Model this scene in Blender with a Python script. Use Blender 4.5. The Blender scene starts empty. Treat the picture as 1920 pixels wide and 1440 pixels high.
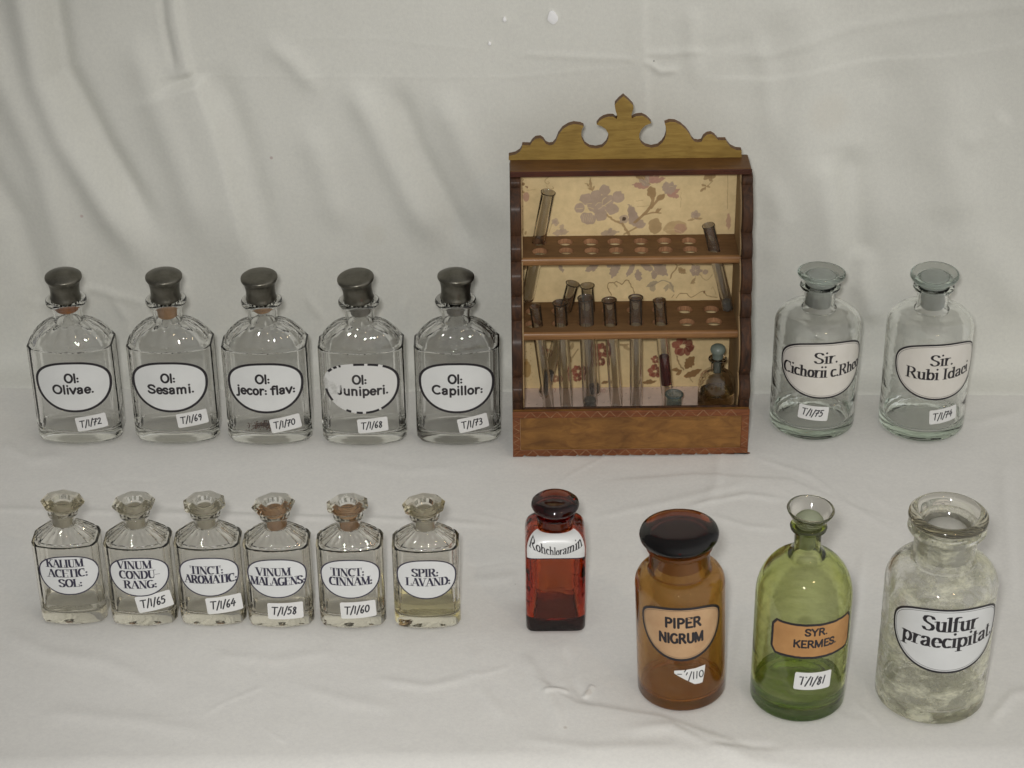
import bpy, math, random
import numpy as np
from mathutils import Vector, Matrix

random.seed(7)
rng = np.random.default_rng(11)
PI = math.pi
sc = bpy.context.scene
col = sc.collection

# ------------------------------------------------------------------ camera
FPX = 4000.0
CAM_H = 0.805
PITCH = math.radians(30)
ROLL = math.radians(-0.7)
cam_data = bpy.data.cameras.new("camera")
cam_data.sensor_width = 36
cam_data.lens = FPX / 1920 * 36
cam_data.clip_start = 0.05
cam_data.clip_end = 50
cam = bpy.data.objects.new("camera", cam_data)
cam.matrix_world = Matrix.Translation((0, 0, CAM_H)) @ Matrix.Rotation(PI / 2 - PITCH, 4, 'X') @ Matrix.Rotation(ROLL, 4, 'Z')
col.objects.link(cam)
sc.camera = cam

# ------------------------------------------------------------------ world and lamps
world = bpy.data.worlds.new("World")
sc.world = world
world.use_nodes = True
wn = world.node_tree
bg = wn.nodes["Background"]
tc = wn.nodes.new("ShaderNodeTexCoord")
# ambient fill: dim all round, an added bright lobe behind and right of camera
dp = wn.nodes.new("ShaderNodeVectorMath")
dp.operation = 'DOT_PRODUCT'
nrm = wn.nodes.new("ShaderNodeVectorMath")
nrm.operation = 'NORMALIZE'
wn.links.new(tc.outputs["Generated"], nrm.inputs[0])
wn.links.new(nrm.outputs[0], dp.inputs[0])
dp.inputs[1].default_value = Vector((0.80, -0.60, 0.42)).normalized()
mr = wn.nodes.new("ShaderNodeMapRange")
mr.interpolation_type = 'SMOOTHSTEP'
mr.inputs["From Min"].default_value = -0.25
mr.inputs["From Max"].default_value = 1.0
mr.inputs["To Min"].default_value = 0.17
mr.inputs["To Max"].default_value = 0.66
wn.links.new(dp.outputs["Value"], mr.inputs["Value"])
bg.inputs[0].default_value = (1.0, 0.985, 0.955, 1)
wn.links.new(mr.outputs[0], bg.inputs[1])

def lamp(name, loc, watts, radius, colour):
    l = bpy.data.lights.new(name, 'POINT')
    l.energy = watts
    l.shadow_soft_size = radius
    l.color = colour
    o = bpy.data.objects.new(name, l)
    o.location = loc
    col.objects.link(o)
    return o

fl = bpy.data.lights.new("camera_flash", 'SPOT')      # the little flash beside the lens, its beam fading outwards
fl.energy = 33.0
fl.shadow_soft_size = 0.028
fl.spot_size = math.radians(46)
fl.spot_blend = 1.0
fl.color = (1.0, 0.985, 0.96)
fl.cycles.is_caustics_light = True
flo = bpy.data.objects.new("camera_flash", fl)
flo.location = (-0.028, 0.01, CAM_H + 0.045)
flo.rotation_euler = (Vector((0.02, 1.20, 0.05)) - flo.location).to_track_quat('-Z', 'Y').to_euler()
col.objects.link(flo)
lamp("room_lamp", (0.62, 0.05, 1.30), 3.2, 0.035, (1.0, 0.72, 0.42))

sc.view_settings.view_transform = 'Standard'
sc.view_settings.look = 'None'
sc.view_settings.exposure = 0.0
sc.view_settings.gamma = 1.0
sc.render.engine = 'CYCLES'
cy = sc.cycles
cy.max_bounces = 22
cy.diffuse_bounces = 3
cy.glossy_bounces = 6
cy.transmission_bounces = 20
cy.transparent_max_bounces = 48
cy.caustics_refractive = True
cy.caustics_reflective = False
cy.sample_clamp_indirect = 8.0
cy.blur_glossy = 0.6
cy.use_denoising = True
cy.use_adaptive_sampling = True
cy.adaptive_threshold = 0.01

# ------------------------------------------------------------------ photograph geometry (used to find real positions)
FW = np.array([0, math.cos(PITCH), -math.sin(PITCH)])
UP = np.array([0, math.sin(PITCH), math.cos(PITCH)])
RT = np.array([1.0, 0, 0])
R2 = RT * math.cos(ROLL) + UP * math.sin(ROLL)
U2 = UP * math.cos(ROLL) - RT * math.sin(ROLL)
CP = np.array([0, 0, CAM_H])

def proj(P):
    d = np.asarray(P, float) - CP
    z = d @ FW
    return 960 + FPX * (d @ R2) / z, 720 - FPX * (d @ U2) / z

def ray(px, py):
    return FW + R2 * (px - 960) / FPX - U2 * (py - 720) / FPX

def at(px, py, z=0.0):
    d = ray(px, py)
    return CP + d * ((z - CAM_H) / d[2])

def aty(px, py, y):
    d = ray(px, py)
    return CP + d * (y / d[1])

# ------------------------------------------------------------------ mesh helpers
def new_obj(name, verts, faces, mat, parent=None, smooth=True, sharp=None, fcols=None):
    me = bpy.data.meshes.new(name)
    me.from_pydata([tuple(v) for v in verts], [], [tuple(f) for f in faces])
    mats = mat if isinstance(mat, (list, tuple)) else [mat]
    for m in mats:
        me.materials.append(m)
    if fcols is not None:
        me.polygons.foreach_set("material_index", fcols)
    if smooth:
        me.polygons.foreach_set("use_smooth", [True] * len(me.polygons))
        if sharp:
            me.set_sharp_from_angle(angle=math.radians(sharp))
    me.update()
    o = bpy.data.objects.new(name, me)
    if name in ("glass_body", "glass_wall"):
        o.cycles.is_caustics_caster = True
        o.cycles.is_caustics_receiver = True
    col.objects.link(o)
    if parent is not None:
        o.parent = parent
    return o

def thing(name, label, cat, loc, rz=0.0, group=None):
    o = bpy.data.objects.new(name, None)
    o.empty_display_size = 0.01
    o.location = loc
    o.rotation_euler = (0, 0, rz)
    o["label"] = label
    o["category"] = cat
    if group:
        o["group"] = group
    col.objects.link(o)
    return o

def loft(rings, closed=False, cap0=True, cap1=True):
    """rings: list of (N,3) arrays"""
    n = len(rings[0])
    V = [tuple(p) for r in rings for p in r]
    F = []
    m = len(rings)
    for k in range(m - 1 + (1 if closed else 0)):
        a, b = k * n, ((k + 1) % m) * n
        for i in range(n):
            j = (i + 1) % n
            F.append((a + i, a + j, b + j, b + i))
    if not closed:
        if cap0:
            c = len(V)
            V.append(tuple(np.mean(rings[0], axis=0)))
            for i in range(n):
                F.append((c, (i + 1) % n, i))
        if cap1:
            c = len(V)
            V.append(tuple(np.mean(rings[-1], axis=0)))
            o = (m - 1) * n
            for i in range(n):
                F.append((c, o + i, o + (i + 1) % n))
    return V, F

def circ(r, z, n=72, rot=0.0):
    a = np.arange(n) / n * 2 * PI + rot
    return np.stack([r * np.cos(a), r * np.sin(a), np.full(n, z)], 1)

def lathe_rings(prof, n=72):
    return [circ(max(r, 1e-6), z, n) for r, z in prof]

def arc(cx, cz, r, a0, a1, n=6, rz=None):
    rz = r if rz is None else rz
    return [(cx + r * math.cos(math.radians(a0 + (a1 - a0) * i / n)), cz + rz * math.sin(math.radians(a0 + (a1 - a0) * i / n))) for i in range(n + 1)]

def box(x0, x1, y0, y1, z0, z1, bev=0.0):
    """box with chamfered vertical/horizontal edges as plain verts"""
    if bev <= 0:
        V = [(x, y, z) for z in (z0, z1) for y in (y0, y1) for x in (x0, x1)]
        F = [(0, 2, 3, 1), (4, 5, 7, 6), (0, 1, 5, 4), (2, 6, 7, 3), (0, 4, 6, 2), (1, 3, 7, 5)]
        return V, F
    b = bev
    rings = []
    def rect(ix, z):
        x_0, x_1, y_0, y_1 = x0 + ix, x1 - ix, y0 + ix, y1 - ix
        return np.array([(x_0 + b, y_0, z), (x_1 - b, y_0, z), (x_1, y_0 + b, z), (x_1, y_1 - b, z), (x_1 - b, y_1, z), (x_0 + b, y_1, z), (x_0, y_1 - b, z), (x_0, y_0 + b, z)])
    rings = [rect(b, z0), rect(0, z0 + b), rect(0, z1 - b), rect(b, z1)]
    return loft(rings)

def join(parts):
    V, F = [], []
    for v, f in parts:
        o = len(V)
        V += list(v)
        F += [tuple(i + o for i in q) for q in f]
    return V, F

# ------------------------------------------------------------------ materials
def mat_new(name):
    m = bpy.data.materials.new(name)
    m.use_nodes = True
    nt = m.node_tree
    for n in list(nt.nodes):
        if n.type != 'OUTPUT_MATERIAL':
            nt.nodes.remove(n)
    out = nt.nodes[0]
    return m, nt, out

def N(nt, t, **kw):
    n = nt.nodes.new(t)
    for k, v in kw.items():
        if k in n.inputs.keys():
            n.inputs[k].default_value = v
        else:
            setattr(n, k, v)
    return n

def principled(name, colour, rough=0.5, metal=0.0, **kw):
    m, nt, out = mat_new(name)
    p = N(nt, "ShaderNodeBsdfPrincipled")
    p.inputs["Base Color"].default_value = (*colour, 1)
    p.inputs["Roughness"].default_value = rough
    p.inputs["Metallic"].default_value = metal
    for k, v in kw.items():
        p.inputs[k].default_value = v
    nt.links.new(p.outputs[0], out.inputs[0])
    return m, nt, p

def ramp(nt, src, stops):
    r = N(nt, "ShaderNodeValToRGB")
    e = r.color_ramp.elements
    while len(e) < len(stops):
        e.new(0.5)
    for el, (p, c) in zip(e, stops):
        el.position = p
        el.color = (*c, 1) if len(c) == 3 else c
    nt.links.new(src, r.inputs[0])
    return r

def noise(nt, scale, detail=4.0, rough=0.5, vec=None, dist=0.0):
    n = N(nt, "ShaderNodeTexNoise")
    n.inputs["Scale"].default_value = scale
    n.inputs["Detail"].default_value = detail
    n.inputs["Roughness"].default_value = rough
    n.inputs["Distortion"].default_value = dist
    if vec is not None:
        nt.links.new(vec, n.inputs["Vector"])
    return n

def bump(nt, h, p, strength=0.3, dist=0.001):
    b = N(nt, "ShaderNodeBump")
    b.inputs["Strength"].default_value = strength
    b.inputs["Distance"].default_value = dist
    nt.links.new(h, b.inputs["Height"])
    nt.links.new(b.outputs[0], p.inputs["Normal"])
    return b

def objco(nt, scale=(1, 1, 1)):
    t = N(nt, "ShaderNodeTexCoord")
    mp = N(nt, "ShaderNodeMapping")
    mp.inputs["Scale"].default_value = scale
    nt.links.new(t.outputs["Object"], mp.inputs[0])
    return mp.outputs[0]

# real refracting glass; colour comes from what the glass soaks up on the way through (per millimetre)
def wall_glass(name, surf=(1, 1, 1), absorb=None, wav=0.0, wscale=60, film=None, ior=1.5, rough=0.0):
    m, nt, out = mat_new(name)
    g = N(nt, "ShaderNodeBsdfGlass")
    g.inputs["Color"].default_value = (*surf, 1)
    g.inputs["Roughness"].default_value = rough
    g.inputs["IOR"].default_value = ior
    last = g
    if wav > 0:
        nz = noise(nt, wscale, 2.0, 0.5, objco(nt, (1, 1, 1.8)), 0.6)
        b = N(nt, "ShaderNodeBump")
        b.inputs["Strength"].default_value = wav
        b.inputs["Distance"].default_value = 0.002
        nt.links.new(nz.outputs[0], b.inputs["Height"])
        nt.links.new(b.outputs[0], g.inputs["Normal"])
    if absorb:
        va = N(nt, "ShaderNodeVolumeAbsorption")
        dn = max(absorb) * 1.02
        va.inputs["Color"].default_value = (*[1 - a / dn for a in absorb], 1)
        va.inputs["Density"].default_value = dn * 1000
        nt.links.new(va.outputs[0], out.inputs["Volume"])
    if film:
        # fine deposit clinging to the inside of the wall, in broken streaks
        (fcol, lo, hi, dens, fs, stretch, seed) = film
        v2 = objco(nt, stretch)
        mp = N(nt, "ShaderNodeMapping")
        mp.inputs["Location"].default_value = (seed, seed * 1.7, seed * .6)
        nt.links.new(v2, mp.inputs[0])
        n2 = noise(nt, fs, 8.0, 0.68, mp.outputs[0], 0.2)
        d0, d1 = dens if isinstance(dens, tuple) else (0, dens)
        r2 = ramp(nt, n2.outputs[0], [(lo, (d0, d0, d0)), (hi, (d1, d1, d1))])
        df = N(nt, "ShaderNodeBsdfPrincipled")
        df.inputs["Base Color"].default_value = (*fcol, 1)
        df.inputs["Roughness"].default_value = 0.9
        df.inputs["Coat Weight"].default_value = 1.0
        df.inputs["Coat Roughness"].default_value = 0.02
        tl = N(nt, "ShaderNodeBsdfTranslucent")
        tl.inputs[0].default_value = (*fcol, 1)
        ms = N(nt, "ShaderNodeMixShader")
        ms.inputs[0].default_value = 0.3
        nt.links.new(df.outputs[0], ms.inputs[1])
        nt.links.new(tl.outputs[0], ms.inputs[2])
        mf = N(nt, "ShaderNodeMixShader")
        nt.links.new(r2.outputs[0], mf.inputs[0])
        nt.links.new(g.outputs[0], mf.inputs[1])
        nt.links.new(ms.outputs[0], mf.inputs[2])
        last = mf
    nt.links.new(last.outputs[0], out.inputs[0])
    return m

def frosted(name, colour, see=0.3, grain=0.1):
    """ground glass: milky, half let through"""
    m, nt, out = mat_new(name)
    v = objco(nt)
    nz = noise(nt, 260, 4.0, 0.6, v)
    r = ramp(nt, nz.outputs[0], [(0.3, tuple(c * (1 - grain) for c in colour)), (0.7, colour)])
    d = N(nt, "ShaderNodeBsdfDiffuse")
    t = N(nt, "ShaderNodeBsdfTranslucent")
    g = N(nt, "ShaderNodeBsdfGlossy")
    g.inputs["Roughness"].default_value = 0.35
    tr = N(nt, "ShaderNodeBsdfTransparent")
    tr.inputs[0].default_value = (*[min(1, c * 1.25) for c in colour], 1)
    for s in (d, t):
        nt.links.new(r.outputs[0], s.inputs[0])
    m1 = N(nt, "ShaderNodeMixShader")
    m1.inputs[0].default_value = 0.5
    nt.links.new(d.outputs[0], m1.inputs[1])
    nt.links.new(t.outputs[0], m1.inputs[2])
    m2 = N(nt, "ShaderNodeMixShader")
    m2.inputs[0].default_value = see
    nt.links.new(m1.outputs[0], m2.inputs[1])
    nt.links.new(tr.outputs[0], m2.inputs[2])
    m3 = N(nt, "ShaderNodeMixShader")
    m3.inputs[0].default_value = 0.05
    nt.links.new(m2.outputs[0], m3.inputs[1])
    nt.links.new(g.outputs[0], m3.inputs[2])
    nt.links.new(m3.outputs[0], out.inputs[0])
    return m

def wood(name, c1, c2, rough=0.5, stretch=(4, 60, 60), scale=6.0, coat=0.0, spots=None, bstr=0.15):
    m, nt, p = principled(name, c1, rough)
    v = objco(nt, stretch)
    n1 = noise(nt, scale, 8.0, 0.62, v, 1.2)
    n2 = noise(nt, 22.0, 4.0, 0.6, objco(nt, (1, 1, 1)))
    r = ramp(nt, n1.outputs[0], [(0.3, c2), (0.66, c1)])
    mx = N(nt, "ShaderNodeMixRGB", blend_type='MULTIPLY')
    mx.inputs[0].default_value = 0.65
    r2 = ramp(nt, n2.outputs[0], [(0.3, (0.62, 0.58, 0.55)), (0.65, (1.15, 1.12, 1.08))])
    nt.links.new(r.outputs[0], mx.inputs[1])
    nt.links.new(r2.outputs[0], mx.inputs[2])
    last = mx.outputs[0]
    if spots:
        n3 = noise(nt, spots[0], 3.0, 0.7, objco(nt))
        r3 = ramp(nt, n3.outputs[0], [(spots[1], (0, 0, 0)), (spots[1] + 0.05, (1, 1, 1))])
        m3 = N(nt, "ShaderNodeMixRGB")
        m3.inputs[2].default_value = (*spots[2], 1)
        nt.links.new(r3.outputs[0], m3.inputs[0])
        nt.links.new(last, m3.inputs[1])
        last = m3.outputs[0]
    nt.links.new(last, p.inputs["Base Color"])
    p.inputs["Coat Weight"].default_value = coat
    p.inputs["Coat Roughness"].default_value = 0.18
    p.inputs["Specular IOR Level"].default_value = 0.22
    bump(nt, n1.outputs[0], p, bstr, 0.0006)
    return m

M = {}
# cloth: fine weave, faint soiling
def cloth_mat(name, base, spots):
    m, nt, p = principled(name, base, 0.95)
    p.inputs["Specular IOR Level"].default_value = 0.15
    t = N(nt, "ShaderNodeTexCoord")
    v = t.outputs["Object"]
    nl = noise(nt, 5.0, 3.0, 0.5, v)
    rl = ramp(nt, nl.outputs[0], [(0.3, tuple(c * 0.975 for c in base)), (0.7, base)])
    nf = noise(nt, 420.0, 3.0, 0.65, v)
    rf = ramp(nt, nf.outputs[0], [(0.25, (0.945, 0.945, 0.95)), (0.75, (1.04, 1.04, 1.035))])
    mx = N(nt, "ShaderNodeMixRGB", blend_type='MULTIPLY')
    mx.inputs[0].default_value = 1.0
    nt.links.new(rl.outputs[0], mx.inputs[1])
    nt.links.new(rf.outputs[0], mx.inputs[2])
    last = mx.outputs[0]
    for (pos, rad, c, k) in spots:
        vd = N(nt, "ShaderNodeVectorMath", operation='DISTANCE')
        vd.inputs[1].default_value = tuple(pos)
        nt.links.new(v, vd.inputs[0])
        m2 = N(nt, "ShaderNodeMapRange", interpolation_type='SMOOTHSTEP')
        m2.inputs["From Min"].default_value = rad
        m2.inputs["From Max"].default_value = rad * 0.4
        m2.inputs["To Max"].default_value = k
        nt.links.new(vd.outputs["Value"], m2.inputs["Value"])
        mm = N(nt, "ShaderNodeMixRGB")
        mm.inputs[2].default_value = (*c, 1)
        nt.links.new(m2.outputs[0], mm.inputs[0])
        nt.links.new(last, mm.inputs[1])
        last = mm.outputs[0]
    nt.links.new(last, p.inputs["Base Color"])
    nb = noise(nt, 900.0, 2.0, 0.6, v)
    nw = noise(nt, 140.0, 3.0, 0.55, v)
    ad = N(nt, "ShaderNodeMath", operation='MULTIPLY_ADD')
    ad.inputs[1].default_value = 0.8
    nt.links.new(nw.outputs[0], ad.inputs[0])
    nt.links.new(nb.outputs[0], ad.inputs[2])
    bump(nt, ad.outputs[0], p, 0.16, 0.0006)
    return m

W1 = (1.0, 1.0, 0.998)
AMB = (0.060, 0.165, 0.45)
OLV = (0.066, 0.051, 0.215)
M['clear'] = wall_glass('clear_glass', W1, (.001, .001, .002), 0.07, 45)
M['clear_small'] = wall_glass('old_clear_glass', (1, .997, .985), (.002, .003, .006), 0.10, 60)
M['pale'] = wall_glass('pale_green_glass', W1, (.0035, .001, .003), 0.2, 45)
M['tube'] = wall_glass('test_tube_glass', (.985, .985, .98), None, 0.05, 60, ((0.42, 0.38, 0.32), 0.35, 0.80, 0.07, 60, (1, 1, 0.35), 3.0))
M['tube_dim'] = wall_glass('cloudy_tube_glass', (.96, .96, .96), None, 0.05, 60, ((0.40, 0.37, 0.33), 0.25, 0.75, 0.12, 60, (1, 1, 0.35), 9.0))
M['amber'] = wall_glass('amber_glass', (1, 1, 1), AMB, 0.1, 40, ((0.48, 0.20, 0.022), 0.10, 0.75, 0.34, 24, (1, 1, 0.5), 5.0))
M['red'] = wall_glass('red_brown_glass', (1, 1, 1), (0.090, 0.38, 0.75), 0.35, 70)
M['olive'] = wall_glass('olive_green_glass', (1, 1, 1), OLV, 0.12, 45, ((0.52, 0.54, 0.26), 0.42, 0.70, 0.20, 60, (0.5, 0.5, 3.0), 2.0))
M['sulfur_out'] = wall_glass('powdered_glass', W1, (.001, .001, .003), 0.12, 45, ((0.97, 0.96, 0.76), 0.47, 0.62, (0.07, 0.62), 62, (0.8, 0.8, 1.6), 6.0))
M['disc_clear'] = wall_glass('clear_stopper_glass', (.985, .98, .96), (.003, .004, .008), 0.05, 60, rough=0.07)
M['disc_yellow'] = wall_glass('yellowed_stopper_glass', (.98, .97, .94), (.004, .006, .014), 0.05, 60, rough=0.09)
M['disc_green'] = wall_glass('pale_green_stopper_glass', (.99, .995, .99), (.008, .0035, .0065), 0.1, 60)
M['disc_amber'] = wall_glass('dark_amber_stopper_glass', (1, 1, 1), (0.12, 0.32, 0.70))
M['disc_red'] = wall_glass('red_brown_stopper_glass', (1, 1, 1), (0.11, 0.30, 0.46))
M['frost_green'] = frosted('ground_glass_green', (0.90, 0.92, 0.88), 0.22)
M['frost_warm'] = frosted('ground_glass_warm', (0.88, 0.83, 0.72), 0.3)
M['frost_rust'] = frosted('ground_glass_rusty', (0.74, 0.52, 0.32), 0.3)
M['frost_olive'] = frosted('ground_glass_olive', (0.66, 0.70, 0.52), 0.3)
M['frost_blue'] = frosted('ground_glass_bluish', (0.36, 0.42, 0.37), 0.3)
M['frost_sulfur'] = frosted('ground_glass_sulfur', (0.92, 0.91, 0.84), 0.25)
M['frost_amber'] = frosted('ground_glass_amber', (0.60, 0.42, 0.22), 0.4)
M['frost_red'] = frosted('ground_glass_red', (0.55, 0.32, 0.2), 0.4)
M['liquid'] = wall_glass('clear_liquid', (1, 1, 1), (.001, .001, .002), ior=1.33)
M['liquid_yellow'] = wall_glass('pale_yellow_liquid', (1, 1, 1), (.0015, .004, .024), ior=1.33)
M['liquid_green'] = wall_glass('green_syrup', (1, 1, 1), (.020, .006, .09), ior=1.33)
M['liquid_vial'] = wall_glass('brownish_liquid', (1, 1, 1), (.015, .022, .04), .5, 120, ior=1.33)

m_, nt_, p_ = principled('pewter', (0.20, 0.20, 0.18), 0.38, 0.95)
nz_ = noise(nt_, 90, 6.0, 0.6, objco(nt_))
rr_ = ramp(nt_, nz_.outputs[0], [(0.3, (0.085, 0.080, 0.064)), (0.7, (0.205, 0.195, 0.165))])
nt_.links.new(rr_.outputs[0], p_.inputs["Base Color"])
r2_ = ramp(nt_, nz_.outputs[0], [(0.3, (0.28, 0.28, 0.28)), (0.7, (0.46, 0.46, 0.46))])
nt_.links.new(r2_.outputs[0], p_.inputs["Roughness"])
bump(nt_, nz_.outputs[0], p_, 0.15, 0.0005)
M['pewter'] = m_

def simple_noise_mat(name, c1, c2, rough, scale=120, bstr=0.2, coat=0.0):
    m, nt, p = principled(name, c1, rough)
    nz = noise(nt, scale, 5.0, 0.6, objco(nt))
    r = ramp(nt, nz.outputs[0], [(0.3, c2), (0.7, c1)])
    nt.links.new(r.outputs[0], p.inputs["Base Color"])
    p.inputs["Coat Weight"].default_value = coat
    p.inputs["Coat Roughness"].default_value = 0.08
    if bstr:
        bump(nt, nz.outputs[0], p, bstr, 0.0006)
    return m

M['cork_dark'] = simple_noise_mat('wet_cork', (0.52, 0.18, 0.03), (0.26, 0.08, 0.015), 0.5)
M['cork'] = simple_noise_mat('cork', (0.62, 0.37, 0.19), (0.42, 0.22, 0.10), 0.8)
M['lead_foil'] = simple_noise_mat('dull_tin', (0.30, 0.28, 0.24), (0.18, 0.17, 0.14), 0.5)
M['enamel'] = simple_noise_mat('white_enamel', (0.72, 0.73, 0.72), (0.66, 0.67, 0.66), 0.35, 60, 0.0, 0.25)
M['enamel_small'] = simple_noise_mat('white_enamel_small', (0.70, 0.71, 0.71), (0.64, 0.65, 0.64), 0.35, 60, 0.0, 0.25)
M['enamel_cream'] = simple_noise_mat('cream_enamel', (0.72, 0.69, 0.64), (0.66, 0.63, 0.57), 0.35, 60, 0.0, 0.25)
M['print_black'] = simple_noise_mat('black_print', (0.022, 0.018, 0.022), (0.012, 0.010, 0.014), 0.45, 200, 0.0)
M['print_blue'] = simple_noise_mat('blue_black_print', (0.030, 0.026, 0.060), (0.016, 0.014, 0.03), 0.45, 200, 0.0)
M['sticker'] = simple_noise_mat('white_sticker_paper', (0.74, 0.74, 0.73), (0.69, 0.69, 0.67), 0.7, 90, 0.05)
M['ink'] = simple_noise_mat('ballpoint_ink', (0.020, 0.018, 0.028), (0.010, 0.010, 0.018), 0.5, 200, 0.0)
M['tan_label'] = simple_noise_mat('tan_paper', (0.55, 0.36, 0.20), (0.45, 0.27, 0.14), 0.7, 70, 0.1)
M['orange_label'] = simple_noise_mat('orange_paper', (0.50, 0.27, 0.10), (0.40, 0.20, 0.07), 0.7, 70, 0.1)
M['debris'] = simple_noise_mat('dried_red_brown_residue', (0.30, 0.16, 0.10), (0.10, 0.04, 0.03), 0.9, 400, 0.3)
M['powder_fluff'] = simple_noise_mat('pale_powder', (0.70, 0.68, 0.5), (0.5, 0.48, 0.34), 0.9, 200, 0.4)
M['wood_crest'] = wood('pale_varnished_wood', (0.355, 0.24, 0.065), (0.24, 0.15, 0.038), 0.45, (6, 40, 50), 6, 0.1, (70, 0.72, (0.10, 0.055, 0.02)))
M['wood_top'] = wood('brown_stained_wood', (0.16, 0.075, 0.02), (0.10, 0.045, 0.014), 0.5, (5, 40, 40), 8, 0.1)
M['wood_edge_red'] = wood('dark_red_stained_edge', (0.085, 0.024, 0.010), (0.035, 0.012, 0.008), 0.4, (5, 60, 60), 8, 0.25, (160, 0.70, (0.35, 0.20, 0.08)))
M['wood_dark'] = wood('black_brown_stained_wood', (0.075, 0.032, 0.014), (0.018, 0.010, 0.007), 0.62, (30, 30, 5), 8, 0.03, (120, 0.70, (0.14, 0.04, 0.015)), 0.5)
M['wood_inner'] = wood('dusty_inner_wood', (0.36, 0.25, 0.13), (0.27, 0.18, 0.09), 0.7, (40, 40, 4), 8, 0.0)
M['wood_shelf'] = wood('brown_shelf_wood', (0.19, 0.105, 0.045), (0.13, 0.07, 0.03), 0.65, (5, 30, 30), 9, 0.0)
M['wood_rail'] = wood('warm_rail_wood', (0.30, 0.155, 0.060), (0.18, 0.085, 0.032), 0.45, (3, 90, 90), 8, 0.15)
M['wood_raw'] = wood('raw_bored_wood', (0.44, 0.24, 0.125), (0.24, 0.12, 0.06), 0.8, (60, 60, 8), 12, 0.0)
M['wood_front'] = wood('orange_brown_front_wood', (0.265, 0.128, 0.034), (0.14, 0.062, 0.018), 0.42, (14, 40, 34), 4, 0.2)
M['wood_border'] = wood('red_brown_border_wood', (0.215, 0.075, 0.027), (0.12, 0.038, 0.015), 0.42, (8, 40, 40), 8, 0.2)
M['carving'] = simple_noise_mat('scratched_pale_line', (0.40, 0.25, 0.13), (0.20, 0.09, 0.04), 0.7, 150, 0.0)
M['plastic_fleck'] = simple_noise_mat('white_paint_fleck', (0.9, 0.9, 0.9), (0.85, 0.85, 0.85), 0.6, 50, 0.0)

# ------------------------------------------------------------------ lettering: a stroke alphabet drawn here
def A_(cx, cy, rx, ry, a0, a1, n=10):
    return [(cx + rx * math.cos(math.radians(a0 + (a1 - a0) * i / n)), cy + ry * math.sin(math.radians(a0 + (a1 - a0) * i / n))) for i in range(n + 1)]
X = 0.68
def S_curve(w, h, y0=0.0):
    return [(w * .93, y0 + h * .80), (w * .80, y0 + h * .95), (w * .5, y0 + h), (w * .2, y0 + h * .93), (w * .08, y0 + h * .76), (w * .2, y0 + h * .60),
            (w * .5, y0 + h * .50), (w * .82, y0 + h * .40), (w * .94, y0 + h * .23), (w * .8, y0 + h * .06), (w * .5, y0), (w * .2, y0 + h * .05), (w * .06, y0 + h * .20)]
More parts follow.
